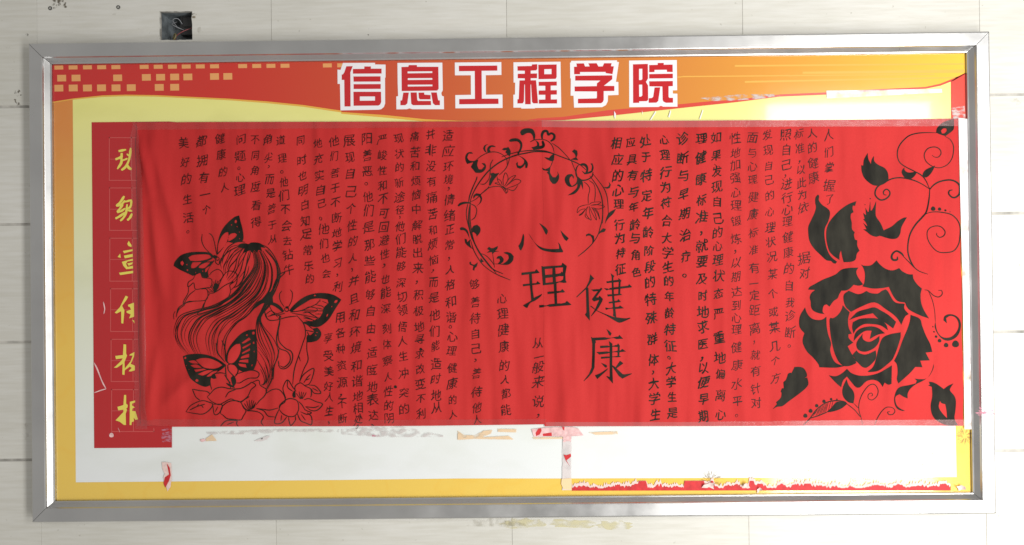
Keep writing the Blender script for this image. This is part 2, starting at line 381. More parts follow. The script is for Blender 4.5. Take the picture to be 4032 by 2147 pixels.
# stains on the tiles
def blob(cx, cy, rx, ry, n=22, rot=0, jag=0.25, seed=1):
    r = random.Random(seed); a = np.linspace(0, 2 * math.pi, n, endpoint=False)
    k = np.array([1 + r.uniform(-jag, jag) for _ in a]); x = rx * k * np.cos(a); y = ry * k * np.sin(a)
    c, s = math.cos(rot), math.sin(rot)
    return np.stack([cx + x * c - y * s, cy + x * s + y * c], 1)
for i, (cx, cy, rx, ry, rot, m) in enumerate([
        (232, 8, 34, 14, .6, 'stain'), (215, 22, 10, 12, 0, 'stain'), (70, 366, 14, 12, .5, 'stain'), (68, 405, 17, 6, .9, 'stain'), (30, 185, 9, 6, .4, 'bstain'),
        (450, 56, 7, 4, 0, 'bstain'), (765, 57, 9, 5, 0, 'stain'), (800, 124, 4, 4, 0, 'stain'), (785, 118, 8, 14, 0, 'bstain'), (106, 138, 6, 5, 0, 'stain'),
        (1450, 137, 3, 3, 0, 'stain'), (1950, 2060, 120, 16, 0, 'bstain'), (2060, 2062, 90, 20, 0, 'ystain'), (2250, 2063, 90, 18, .03, 'ystain'), (2420, 2068, 70, 18, 0, 'ystain'),
        (4000, 400, 20, 10, .5, 'bstain'), (3930, 2030, 6, 4, .3, 'stain'), (100, 1700, 12, 30, 0, 'bstain')]):
    sheet('stain', [blob(cx, cy, rx, ry, rot=rot, seed=i)], 0.0004, M[m], wall)

# ================================================================== THE NOTICE BOARD
HW, HH = 1.2, 0.59966
board = thing('notice_board', 'wide school notice board in a silver metal frame fixed to the tiled wall', 'notice board', (0, 0, -HH))
FW = 0.049
prof = [(0, 0.0), (0, .0290), (.0006, .0318), (.0030, .0342), (.0048, .0350), (.0335, .0350), (.0352, .0342), (.0360, .0322), (.0368, .0300), (.0376, .0292), (.0458, .0200), (.0486, .0188), (FW, .0182), (FW, .0123), (FW, .0)]
cor = [(-HW, -HH), (HW, -HH), (HW, HH), (-HW, HH)]
for i, lab in enumerate(('bottom rail of the frame', 'right rail of the frame', 'top rail of the frame', 'left rail of the frame')):
    A = np.array(cor[i]); B = np.array(cor[(i + 1) % 4]); t = (B - A) / np.linalg.norm(B - A); n = np.array([-t[1], t[0]])
    V = []; F = []; g = 0.0006; m_ = len(prof)
    for e, (P0, sg) in enumerate(((A, 1), (B, -1))):
        for (s, d) in prof:
            p = P0 + n * s + t * sg * (s + g); V.append((p[0], -d, p[1]))
    for k in range(m_ - 1): F.append((k, m_ + k, m_ + k + 1, k + 1))
    F.append(tuple(range(m_))); F.append(tuple(range(2 * m_ - 1, m_ - 1, -1)))
    o = obj('frame_rail', V, F, M['alu'], board, label=lab)
mb = MB()
for (sx, sz) in ((-1, -1), (1, -1), (1, 1), (-1, 1)):
    a_ = np.array((sx * (HW - .001), sz * (HH - .001))); b_ = np.array((sx * (HW - FW), sz * (HH - FW))); tt = np.array((sx, -sz)) * .0011
    mb.add([(p[0], -.0, p[1]) for p in (a_ + tt, a_ - tt, b_ - tt, b_ + tt)] + [(p[0], -.012, p[1]) for p in (a_ + tt, a_ - tt, b_ - tt, b_ + tt)], [(0, 1, 2, 3), (4, 5, 6, 7), (0, 1, 5, 4), (2, 3, 7, 6), (1, 2, 6, 5), (0, 3, 7, 4)])
obj('corner_joint', mb.v, mb.f, M['mitre'], board)
obj('back_panel', *(lambda b: (b.v, b.f))(MB().box(-HW + FW - .0, HW - FW + .0, -0.0112, -0.001, -HH + FW, HH - FW)), M['white'], board)
L0 = 0.0118; dl = 0.00022
def px_rect(ins):   # the opening of the frame in photo pixels
    out = []
    for (x, z) in ((-1, 1), (1, 1), (1, -1), (-1, -1)):
        p = np.array([x * (HW - ins) - CAM_LOC[0], -L0 - CAM_LOC[1], z * (HH - ins) - CAM_LOC[2]]) @ _R
        out.append((2016 + _F * p[0] / -p[2], 1073.5 - _F * p[1] / -p[2]))
    return np.array(out)
Rin = px_rect(FW + .0002); TL, TR, BR, BL = Rin
pr = lambda n_, loops, lay, m, **kw: sheet(n_, loops, L0 + dl * lay, M[m], board, **kw)
pr('printed_ground', [Rin], 0, 'base')
inner = np.vstack([pts('A 490,600 497,1372 a 505,0 512,948 b 0,932 785,922 c -760,922 1850,912 1843,568 C 1812,800 1812,540')])
pr('printed_border', [np.array([TL, TR, BR, BL]), inner], 1, 'border', label='orange to yellow printed border band')
edge = 'A 690,645 850,640 1050,643 1300,655 1550,667 1800,685 2050,710 2305,748 B 0,757 300,778 570,806 800,816 1100,820 1330,816'
gline = pts('A 300,708 355,696 500,673 690,655 850,650 1050,653 1300,665 1550,678 1800,697 2050,722 2305,760 B 0,769 300,795 570,822 620,824 900,822 1330,818')
top = np.array([TR + (0, 0), TL])
pr('gold_line', [np.vstack([gline, pts('B 1330,700'), pts('A 300,600')])], 2, 'yline')
pr('printed_header', [np.vstack([pts('A 300,702 355,688 500,665 ' + edge), pts('B 1500,800 1800,755 2305,708 C 200,686 350,678 660,640 970,625 1300,606 1640,590 1740,567 1830,530'), [(3803, 289)], [TR], [TL]])], 3, 'header', label='printed header band shading from red to yellow')
pr('red_stripe', [pts('B 1250,812 1330,800 1500,790 1800,745 2305,703 C 200,683 350,676 660,638 970,624 1300,604 1640,588 1740,566 1830,530 1910,492 1910,498 1830,545 1740,580 1640,600 1300,616 970,640 660,653 350,692 0,729 B 1800,784 1500,812 1330,818')], 4, 'stripe')
pr('red_corner', [pts('C 1812,548 1860,520 1915,490 1915,800 1814,800')], 4, 'stripe', label='red printed block at the right edge')
for s in ('C 352,440 1905,428 1905,437 352,452', 'B 2270,518 2305,516 C 0,514 1700,500 1700,506 0,522 B 2270,526', 'C 420,548 1860,520 1860,528 420,560', 'C 810,485 1900,470 1900,492 810,500'):
    pr('pale_line', [pts(s)], 4, 'pline')
sq = [(x, 443 - x * .008 + 4, 26) for x in (367, 463, 560, 656, 752, 943, 1038, 1134, 1227, 1322, 1418, 1608, 1703, 1799, 1894, 2180, 2277)]
sq += [(x, y, 43) for x, y in ((386, 507), (483, 506), (764, 505), (958, 502), (1054, 501), (1149, 499), (1238, 499), (1418, 496), (1508, 495))]
sq += [(x, y, 44) for x, y in ((367, 574), (464, 573), (560, 573), (655, 572), (753, 572), (856, 571), (1045, 569), (1149, 568))]
for (x, y, h) in sq: pr('square', [pts(f'A {x},{y} {x+60},{y-1} {x+61},{y+h} {x+1},{y+h+1}')], 4, 'square')

# --- the six big title characters
TI = [('t', 'college title character xin',
  '235,153 327,151 293,240 296,735 208,735 204,350 168,350 168,272 185,270 205,240;330,192 495,190 495,155 590,155 590,187 745,187 745,258 330,260;337,300 730,298 730,374 340,376;340,412 733,410 733,480 340,482;337,522 737,522 740,670 725,705 700,722 340,725|430,590 650,590 650,650 430,652',
  '185,104 650,102 650,126 803,128 803,315 795,318 797,690 780,740 740,775 700,782 150,792 142,408 108,408 106,200 150,205'),
 ('t', 'xi', '1033,163 1132,160 1140,135 1258,135 1258,160 1568,160 1572,480 1550,505 1037,512|1122,228 1480,225 1480,250 1122,255|1125,325 1480,323 1480,348 1125,352|1125,420 1482,418 1482,442 1125,446;1060,534 1140,534 1118,690 1090,716 1018,718 1018,650 1042,645;1165,532 1255,532 1262,640 1275,655 1460,655 1462,715 1200,717 1175,695;1280,535 1362,533 1365,563 1455,570 1455,632 1300,632 1285,610;1462,532 1545,532 1565,645 1590,648 1590,716 1520,716 1490,690',
  '975,104 1625,100 1632,500 1610,540 1620,580 1647,590 1650,775 1190,775 1150,762 1110,775 960,777 958,590 985,585 978,400'),
 ('t', 'gong', '1865,146 2422,142 2422,216 2195,218 2198,622 2438,622 2440,698 1870,704 1870,628 2098,625 2095,222 1867,224',
  '1806,98 2480,92 2482,278 2255,282 2257,565 2497,562 2498,757 1815,762 1813,570 2040,566 2038,283 1808,284'),
 ('u', 'cheng', '138,152 345,148 348,126 425,122 425,190 410,212 330,216 330,258 422,256 422,325 330,326 330,356 408,355 432,632 435,690 370,690 350,670 335,415 328,420 330,703 250,703 246,420 238,415 232,660 215,690 138,692 138,632 157,628 168,358 245,356 245,328 142,326 142,262 245,260 245,218 140,216;440,130 706,126 706,310 690,335 443,340|527,195 632,192 632,266 527,268;445,378 708,374 708,432 620,434 620,500 709,498 709,562 622,564 622,634 712,632 712,692 448,694 448,636 542,634 542,566 446,566 446,504 542,502 542,436 446,436',
  '80,95 762,86 765,320 773,750 390,757 390,764 195,765 190,752 80,752 78,565 102,562 105,390 82,388'),
 ('u', 'xue', '958,160 1000,158 992,112 1100,110 1118,156 1185,154 1165,110 1285,108 1312,156 1372,154 1395,108 1503,108 1492,152 1535,154 1515,266 1418,252 1415,234 1045,236 1045,268 960,268;975,290 1512,284 1512,340 1390,436 1542,438 1542,510 1388,512 1388,640 1375,670 1350,688 1015,690 1015,624 1280,618 1290,605 1290,518 968,516 966,446 1288,440 1290,400 1340,360 975,360',
  '900,100 915,95 915,74 1580,66 1580,88 1608,92 1565,378 1600,380 1602,568 1450,574 1447,660 1420,715 1365,745 958,752 950,580 908,578 912,330 902,328'),
 ('u', 'yuan', '1812,124 2027,118 2030,330 2000,380 2030,430 2032,640 2010,658 1902,660 1902,682 1814,684|1900,190 1948,188 1948,340 1930,352 1900,352|1900,420 1946,418 1948,575 1930,592 1902,594;2047,135 2170,132 2170,105 2258,104 2258,130 2387,128 2388,236 2305,234 2303,203 2125,205 2123,236 2047,238;2047,266 2390,260 2390,326 2047,330;2047,370 2390,366 2390,440 2328,442 2328,595 2340,610 2392,610 2392,680 2290,682 2255,665 2242,640 2238,446 2050,444;2125,460 2207,458 2178,655 2150,680 2040,682 2040,616 2085,612 2105,595',
  '1755,70 2447,62 2452,500 2388,502 2390,548 2455,550 2456,738 2250,738 2215,725 2180,742 1758,745')]
TW = '信息工程学院'
for i, (k, _, red, white) in enumerate(TI):
    wv, wf = fill([pts(white, k)]); X, Z = PW(wv[:, 0], wv[:, 1], L0 + dl * 5); wv = np.stack([X, np.full(len(X), -(L0 + dl * 5)), Z], 1)
    o = obj('title_character', wv, face_cam(wv, wf), M['white'], board, label='big printed title character ' + TW[i] + ' with white outline')
    mb = MB()
    for part in red.split(';'):
        v2, f = fill([pts(s, k) for s in part.split('|')]); X, Z = PW(v2[:, 0], v2[:, 1], L0 + dl * 6); v = np.stack([X, np.full(len(X), -(L0 + dl * 6)), Z], 1); mb.add(v, face_cam(v, f))
    obj('red_strokes', mb.v, mb.f, M['tred'], o)

# --- the dark red vertical panel with six calligraphic characters
pr('side_panel', [pts('s 361,482 666,479 690,481 690,1640 677,1685 677,1763 371,1765')], 5, 'panel', label='dark red printed vertical panel at the left')
boxes = [(429, 541, 709, 626), (430, 739, 906, 823), (431, 937, 1106, 1021), (434, 1136, 1304, 1219), (436, 1335, 1501, 1419), (438, 1533, 1698, 1617)]
for i, (x, y0_, y1_, ym) in enumerate(boxes):
    xr = 513 + i * 1.6 + 3; t_ = 3.2
    mb = MB()
    for (a0, b0, a1, b1) in ((x, y0_, x + t_, y1_), (xr, y0_, xr + t_, y1_), (x, y0_, 545 if i < 5 else 545, y0_ + t_), (x, y1_, 545 if i < 5 else 608, y1_ + t_), (x + 3, ym, xr, ym + 2.5)) + (((604, 1686, 608, 1700),) if i == 5 else ()):
        L = np.array([(a0, b0), (a1, b0), (a1, b1), (a0, b1)], float)
        X, Z = PW(L[:, 0], L[:, 1], L0 + dl * 6); mb.add([(a, -(L0 + dl * 6), b) for a, b in zip(X, Z)], [(0, 1, 2, 3)])
    obj('character_box', mb.v, mb.f, M['pale'], board)
SC = ['W 33 p 414,378 512,358;W 31 p 374,484 430,462 468,438;W 31 p 455,400 452,470 448,530 398,608;W 22 p 455,500 500,485 530,470;W 20 p 520,412 548,440;W 30 p 450,624 505,578 545,500 562,420 570,335;W 34 p 520,545 545,590 582,612',
 'W 30 p 488,955 440,1030 384,1084;W 28 p 384,1084 450,1062 500,1012;W 30 p 470,1060 430,1120 396,1166;W 26 p 396,1166 450,1148 500,1112;W 30 p 374,1246 430,1215 500,1165;W 26 p 500,1030 585,1004;W 30 p 580,1010 572,1080 540,1130 590,1150;W 30 p 525,1060 512,1160 480,1230 436,1276;W 30 p 588,1180 560,1235 526,1268',
 'q 545,225 582,280 580,305 540,290 527,262;q 470,355 595,333 595,355 485,385;q 435,388 443,445 402,432;q 482,415 597,393 597,430 495,450;q 457,495 597,455 600,480 530,490 510,520 530,560 600,545 600,580 515,590 475,545;q 525,515 600,500 590,525 545,545;q 420,635 602,610 602,640 435,665',
 'q 505,930 537,945 520,980 460,1060 490,1120 475,1290 450,1285 448,1130 390,1160 365,1148 430,1080 480,980;q 535,1048 612,1020 614,1200 550,1222 570,1170 520,1150 515,1130 575,1110 560,1075 540,1070;q 588,1240 614,1250 622,1290',
 'r 402,208 430,212 430,310 440,330 425,370 412,400 415,470 480,390 500,330 465,330 470,318 520,292 515,340 480,420 524,440 524,490 482,502 455,500 490,465 470,450 415,490 412,540 388,535 392,420 330,462 298,462 380,385 392,360 320,370 312,335 395,325',
 'r 408,755 430,757 430,850 448,865 445,890 430,905 440,915 425,960 428,1080 405,1080 360,1045 315,1030 400,940 400,915 345,922 335,885 400,865;r 470,830 527,815 527,835 495,850 495,870 525,890 500,900 495,930 530,930 558,1020 530,1025 510,1000 515,1040 490,1050 487,1082 467,1080']
for i, s in enumerate(SC):
    mb = MB()
    for ip, part in enumerate(s.split(';')):
        dz = L0 + dl * (7 + ip * .12)
        if part[0] == 'W':
            _, wd_, rest_ = part.split(' ', 2); v2, f = strip(smooth_open(pts(rest_)), float(wd_) / 3.267, (.7, .55))
        else: v2, f = fill([pts(part)])
        X, Z = PW(v2[:, 0], v2[:, 1], dz); v = np.stack([X, np.full(len(X), -dz), Z], 1); mb.add(v, face_cam(v, f))
    obj('side_character', mb.v, mb.f, M['gold'], board, label='yellow calligraphic character ' + '班级宣传板报'[i] + ' half hidden by the red paper')
# printed fireworks low on the right
for i, (cx, cy, r) in enumerate(((1788 * 1.565, 1350 + 545 / 1.0, 50), (3160, 1862, 62), (3390, 1880, 52), (3648, 1800, 60), (3800, 1718, 40))):
    mb = MB(); rr = random.Random(i)
    for k in range(95):
        a = rr.uniform(0, 2 * math.pi); r0 = r * rr.uniform(.15, .6); r1 = r * rr.uniform(.6, 1.05)
        P = np.array([(cx + r0 * math.cos(a), cy + r0 * math.sin(a) * .85), (cx + r1 * math.cos(a + .08), cy + r1 * math.sin(a + .08) * .85)])
        v2, f = strip(P, rr.uniform(2.0, 3.6), (.3, .3)); d = L0 + dl * (2.2 + k * .004); X, Z = PW(v2[:, 0], v2[:, 1], d); v = np.stack([X, np.full(len(X), -d), Z], 1); mb.add(v, face_cam(v, f))
    obj('printed_firework', mb.v, mb.f, M['firework'], board)

# ================================================================== THE RED PAPER BANNER
PB = 0.0150
ridges = [  # folds, photo pixels x0,y0,x1,y1, half width mm, height mm
    ((545, 500), (600, 760), 9, 3.2), ((600, 760), (640, 1150), 12, 3.0), ((600, 560), (720, 1000), 16, 2.6), ((720, 1000), (700, 1300), 20, 1.6), ((560, 700), (575, 1650), 7, 2.4),
    ((640, 1600), (830, 1420), 18, 2.8), ((620, 1380), (585, 1660), 10, 2.2), ((850, 1500), (980, 1300), 22, 1.2), ((900, 500), (960, 900), 18, 1.2), ((1060, 490), (1010, 760), 14, 1.0),
    ((2150, 560), (2170, 960), 9, 1.5), ((2110, 500), (2050, 900), 14, 1.0), ((2180, 880), (2215, 1240), 10, 1.0), ((2360, 490), (2400, 900), 8, 0.9), ((2380, 900), (2420, 1550), 9, 0.8),
    ((2075, 500), (2030, 640), 7, 1.2), ((2145, 1050), (2160, 1600), 8, 0.8), ((2500, 520), (2560, 1300), 10, 0.8), ((2620, 900), (2650, 1640), 10, 0.6), ((3180, 1500), (3260, 1300), 14, 0.7), ((3560, 700), (3500, 1100), 18, 0.7)]
RG = []
for (p, q, wmm, hmm) in ridges:
    a = np.array(PW(*p, PB)); b = np.array(PW(*q, PB)); RG.append((a, b, wmm / 1000, hmm / 1000 * (4.6 if p[0] < 1000 else 3.0)))
_r = random.Random(3)
WV = [(_r.uniform(18, 110), _r.uniform(-9, 9), _r.uniform(0, 6.28), _r.uniform(.5, 1)) for _ in range(12)]
(bx0, _), (bx1, _) = PW(525, 1000, PB), PW(3790, 1000, PB)
zt = float(PW(2100, 490, PB)[1]); zb = float(PW(2100, 1675, PB)[1])
def hfun(X, Z):
    h = np.zeros_like(X)
    for (kx, kz, ph, am) in WV: h += am * 5.2e-3 / kx * np.sin(kx * X + kz * Z + ph)
    env = 0.55 + 0.45 * np.sin(3.1 * X + 1.3) * np.cos(4.3 * Z + .7)
    h = np.abs(h * (0.6 + 0.5 * env)) * 1.4
    for (a, b, wd, am) in RG:
        d = b - a; L2 = d @ d; t = np.clip(((X - a[0]) * d[0] + (Z - a[1]) * d[1]) / L2, 0, 1)
        dist2 = (X - a[0] - t * d[0])**2 + (Z - a[1] - t * d[1])**2
        h += am * (0.45 * np.exp(-dist2 / (2 * wd * wd)) + 0.55 * np.exp(-np.sqrt(dist2 + 1e-6) / wd)) * (0.35 + 0.65 * np.sin(np.clip(t, .02, .98) * math.pi))
    pin = np.clip(np.minimum(zt - Z, Z - zb) / 0.05, 0.08, 1)                     # taped flat along its top and bottom
    return h * pin
banner = thing('paper_banner', 'long red paper banner with black handwriting and a black rose taped across the board', 'banner', (float((bx0 + bx1) / 2), -PB, zb))
def paper(name, outline, extra, label):
    """outline in photo pixels: top polyline, bottom polyline (left to right), gridded"""
    topl, botl = outline; nu = int((topl[-1][0] - topl[0][0]) / 10); nv = 120
    us = np.linspace(0, 1, nu); V = np.zeros((nv, nu, 3))
    tx = np.array(topl); bx = np.array(botl)
    def along(P, s):
        xs = P[:, 0]; x = xs[0] + (xs[-1] - xs[0]) * s; return np.stack([x, np.interp(x, xs, P[:, 1])], 1)
    T, B_ = along(tx, us), along(bx, us)
    for j in range(nv):
        t = j / (nv - 1); P = T * (1 - t) + B_ * t
        wob = 1.2 * np.sin(t * 23 + 1) + 0.8 * np.sin(t * 51)
        P = P + np.outer(np.exp(-us * 60) + (np.exp(-(1 - us) * 60) if extra >= 0 else 0), (wob, 0))
        X, Z = PW(P[:, 0], P[:, 1], PB); V[j, :, 0] = X; V[j, :, 2] = Z; V[j, :, 1] = -(PB + hfun(X, Z) + extra)
    idx = np.arange(nv * nu).reshape(nv, nu)
    F = np.stack([idx[:-1, :-1], idx[1:, :-1], idx[1:, 1:], idx[:-1, 1:]], -1).reshape(-1, 4)
    V = V.reshape(-1, 3)
    obj(name, V, F.tolist(), M['paper'], banner, label=label, smooth=True)
paper('paper_sheet', ([(536, 484), (760, 481), (1300, 480), (1700, 479), (2146, 477)], [(556, 1672), (680, 1681), (1300, 1679), (1700, 1677), (2155, 1671)]), 0.0, 'left half of the red paper, creased at its left end')
paper('paper_sheet', ([(2135, 477), (2700, 476), (3200, 473), (3774, 468)], [(2145, 1679), (2700, 1678), (3300, 1677), (3794, 1677)]), 0.00035, 'right half of the red paper, smoother')
INK = 0.0008
zst = [0]
def ink_place(v2, f, mb):
    zst[0] = (zst[0] + 1) % 40
    X, Z = PW(v2[:, 0], v2[:, 1], PB + .001); Y = -(PB + hfun(X, Z) + INK + zst[0] * 4e-6)
    v = np.stack([X, Y, Z], 1); mb.add(v, face_cam(v, f))
def shapes(mb, text):
    """F fill smooth, P fill sharp, S stroke, D dots; loops of one fill split by |"""
    for line in text.strip().split('\n'):
        line = line.strip()
        if not line: continue
        op, key, rest = line.split(' ', 2)
        if op in 'FP':
            loops = [pts(s, key) for s in rest.split('|')]
            if op == 'F': loops = [smooth_closed(l) for l in loops]
            ink_place(*fill(loops, 8), mb)
        elif op == 'S':
            wd, rest = rest.split(' ', 1)
            for s in rest.split('|'):
                P = pts(s, key); ink_place(*strip(smooth_open(P), float(wd) * 1.3 / K[key][2]), mb)
        elif op == 'D':
            for tok in rest.split():
                x, y, r = map(float, tok.split(',')); k = K[key]; ink_place(*fill([disc((k[0] + x / k[2], k[1] + y / k[2]), r / k[2])]), mb)
def ink(name, text, label=None, m='ink', split=False):
    if split:
        for line in text.strip().split('\n'): ink(name, line, label, m)
        return
    mb = MB(); shapes(mb, text); return obj(name, mb.v, mb.f, M[m], banner, label=label)

exec_data = {}
exec_data['rose'] = '''F 7 1030,118 1003,165 1010,215 1040,270 1095,345 1040,362 965,350 915,400 870,425 800,430 770,480 750,530 695,570 640,645 600,615 565,630 548,680 550,720 575,745 500,735 420,700 390,650 385,580 372,520 395,460 445,420 350,415 370,380 430,345 550,280 720,210 800,145 900,122
F 7 1065,75 1100,90 1200,85 1275,20 1320,75 1400,135 1490,155 1580,125 1620,165 1700,205 1765,210 1775,270 1830,350 1888,400 1870,480 1880,600 1920,700 1985,805 1880,770 1720,690 1680,640 1660,590 1560,570 1500,500 1440,378 1350,395 1220,400 1085,372 1110,320 1118,200 1095,120
F 7 900,430 1020,475 1080,465 1140,432 1180,455 1240,468 1300,465 1350,430 1400,412 1430,440 1500,560 1550,595 1655,605 1650,670 1710,745 1660,780 1610,890 1560,810 1500,750 1400,680 1250,588 1080,640 930,715 860,650 830,560 835,480
F 7 905,825 960,770 1020,715 1150,675 1250,655 1340,700 1440,760 1540,850 1500,940 1400,870 1300,810 1225,735 1130,755 1000,790
F 7 955,855 1050,810 1190,800 1300,810 1400,880 1430,965 1330,900 1200,880 1100,885 1000,950 965,1010 945,930
F 7 820,625 860,670 912,720 890,820 900,930 940,1010 895,1020 900,1070 960,1130 885,1180 920,1250 970,1335 990,1380 1004,1407 916,1444 833,1447 770,1397 729,1324 698,1241 665,1100 645,960 640,820 655,795 690,800 750,760 800,690
F 7 310,655 330,720 380,790 450,822 540,820 598,780 600,900 620,1020 660,1140 648,1230 677,1335 729,1407 843,1449 729,1470 500,1464 490,1428 417,1335 334,1251 282,1148 277,1085 300,1005 240,930 228,850 245,760
F 7 965,1110 985,1010 1050,945 1180,912 1290,930 1390,1005 1290,1025 1185,1082 1195,1030 1210,970 1120,975 1040,1030
F 7 1090,1010 1085,1060 1110,1100 1180,1120 1250,1090 1315,1040 1310,1110 1270,1180 1200,1230 1110,1255 1030,1230 1002,1170 1015,1110
F 7 1004,1236 1041,1272 1134,1291 1264,1236 1271,1314 1248,1376 1144,1468 1082,1459 1004,1387 968,1385 978,1345 947,1298
F 7 1602,992 1597,1075 1498,1345 1415,1428 1300,1511 1176,1530 1155,1522 1228,1459 1269,1345 1300,1220 1352,1075 1450,1020
F 7 1735,755 1860,810 1890,900 1940,1030 2000,1150 2028,1255 1939,1267 1994,1371 1866,1376 1895,1464 1799,1459 1726,1542 1570,1683 1550,1625 1560,1542 1550,1428 1513,1376 1560,1283 1633,1085 1690,950 1725,840
F 8 805,590 900,600 980,560 1042,505 1100,560 1200,592 1320,592 1450,560 1560,500 1625,460 1622,600 1620,700 1580,712 1530,685 1505,740 1470,690 1430,660 1360,648 1290,670 1210,745 1160,745 1100,680 1040,605 990,660 965,745 900,690'''
exec_data['leaf'] = '''F 5 2320,28 2320,160 2290,200 2205,262 2120,235 2080,215 2090,160 2130,110 2200,65|2145,190 2175,160 2218,160 2222,190 2195,222 2160,228
F 5 2065,660 2040,720 2000,780 1950,820 1905,815 1898,790 1910,750 1950,710
F 5 1655,685 1650,710 1670,740 1710,755 1760,750 1808,740 1812,765 1780,810 1740,840 1700,845 1650,820 1615,760 1620,720
F 5 1155,490 1165,570 1200,640 1210,580 1240,530 1245,600 1300,650 1380,690 1420,740 1435,800 1430,860 1370,910 1300,932 1230,925 1160,880 1105,820 1075,740 1068,655 1095,660 1105,580
F 6 483,90 498,110 495,170 540,230 600,270 640,310 645,370 620,460 580,540 570,620 580,720 610,840 660,930 742,1000 720,1025 690,1018 660,990 600,980 520,910 430,820 370,720 352,600 355,520 400,420 440,330 455,260 445,200 450,130
F 6 1002,180 985,245 955,240 950,280 965,330 930,350 925,400 940,470 945,560 980,600 970,640 985,700 1015,710 1015,780 1045,850 1010,890 990,970 930,1000 830,1005 810,930 795,845 775,900 773,975 700,925 640,860 610,770 595,680 600,560 640,460 720,360 800,285 900,220
F 6 1270,180 1262,330 1270,390 1330,480 1370,575 1480,520 1560,450 1640,405 1682,400 1640,470 1605,540 1590,620 1550,680 1480,692 1400,675 1320,650 1270,662 1200,640 1130,585 1095,562 1140,560 1110,500 1092,470 1155,525 1130,470 1095,425 1115,420 1095,340 1135,370 1125,270 1160,330 1170,320 1190,180 1195,310 1215,300
F 8 1035,640 1065,720 1120,790 1138,860 1125,955 1060,940 1000,880 980,810 990,740
F 8 360,480 430,480 480,500 515,560 520,600 490,630 522,615 538,700 510,750 430,820 280,930 200,990 130,1000 75,1030 130,965 120,940 180,880 190,820 180,800 195,760 220,755 215,700 215,680 245,650 265,600 275,570 305,555 320,560
F 8 910,935 1000,935 1045,960 970,1020 860,1060 770,1072 840,1010 880,960
F 8 2170,440 2165,500 2110,600 2030,660 1930,710 1860,770 1830,830 1830,890 1780,870 1725,835 1680,860 1668,900 1690,980 1740,1025 1795,1050 1760,1052 1690,1020 1655,930 1665,840 1700,765 1750,735 1830,720 1935,695 1950,660 1920,632 2000,640 2080,628 2140,540
F 8 2105,672 2160,680 2220,710 2300,768 2360,725 2425,695 2380,770 2390,800 2440,860 2458,930 2450,1060 2440,1150 2485,1240 2340,1240 2200,1170 2145,1090 2130,980 2150,860 2145,740 2095,720 2120,712|2250,920 2270,950 2320,965 2335,1040 2345,1150 2280,1080 2235,1000
F 7 2070,850 2090,960 2130,1030 2200,1065 2290,1050 2360,980 2385,900 2370,830 2330,785 2270,770 2215,800 2225,870 2180,830 2190,780 2240,750 2320,755 2385,800 2415,880 2400,980 2350,1060 2250,1105 2170,1085 2100,1010 2062,920'''
exec_data['vine'] = '''S 5 11 2085,218 1950,215 1820,225 1710,260 1620,340 1570,420 1555,500 1565,570 1600,630 1680,685 1780,735 1880,790 1940,860 1990,970
S 5 9 2200,265 2270,310 2310,380 2315,460 2295,560 2240,640 2170,680 2100,690 2020,665 1950,610 1920,540 1930,480 1970,430 2030,410 2090,415 2135,450 2145,500 2110,545 2060,545 2025,520
S 5 14 1990,975 1880,905 1760,855 1600,825 1480,840 1380,890 1290,945 1255,1020 1270,1080 1330,1125 1400,1110 1450,1060 1450,1010 1410,980 1370,1010 1375,1050 1410,1060
S 5 17 1990,990 2040,930 2120,880 2240,855 2330,870 2390,920 2400,990 2390,1050 2340,1090 2290,1085 2250,1040 2260,1000 2300,990
S 6 15 1995,0 1985,150 1950,320 1890,400 1800,500 1730,620 1700,750 1700,880 1740,1000 1790,1080
S 6 10 1890,400 1960,345 2060,325 2180,335 2290,365 2370,440 2405,540 2400,680 2380,770 2320,850 2220,875 2110,865 2030,800 1970,700 1960,600 2000,540 2080,515 2150,530 2200,590 2185,645 2130,670 2090,640 2090,610
D 6 2040,283,30 2127,288,22 2205,305,14 2268,325,6 1190,147,8 1120,228,6
S 6 9 1970,1168 1860,1130 1790,1080 1720,1010 1650,940 1600,880
S 6 20 1640,920 1600,880 1540,855 1490,890 1475,940 1500,975 1550,970 1555,930
S 8 8 1245,1235 1225,1140 1200,1060 1195,980 1215,890 1260,800 1330,720 1400,710 1445,780 1430,860 1370,910 1320,890 1320,840 1360,820 1375,850 1350,860
S 8 8 1215,1130 1140,1040 1040,960|1195,1020 1130,955
S 8 10 470,1240 560,1150 640,1040 760,950 880,920 1000,930 1045,960|560,1150 680,1110 780,1070
S 8 5 600,1120 640,1040|640,1110 690,1000|680,1105 730,975|720,1095 770,955|760,1080 800,940|800,1050 830,930|840,1010 860,925|620,1100 665,1020|660,1100 710,985|700,1095 750,965|740,1085 785,950
D 8 500,1115,27 568,1052,26 648,985,22 742,928,22 835,900,16 910,902,10
S 8 8 1400,1235 1440,1140 1500,1050 1560,1005 1630,1010 1665,1050 1640,1095 1590,1100 1570,1070 1600,1060
S 7 9 1925,418 1975,430 2040,490 2110,515 2160,480 2155,430 2110,425
S 7 6 1975,430 2030,560 2060,700 2070,850
D 7 2343,1150,46 2215,1165,30 2127,1105,24 2080,1050,17 2052,985,11 2037,917,9'''
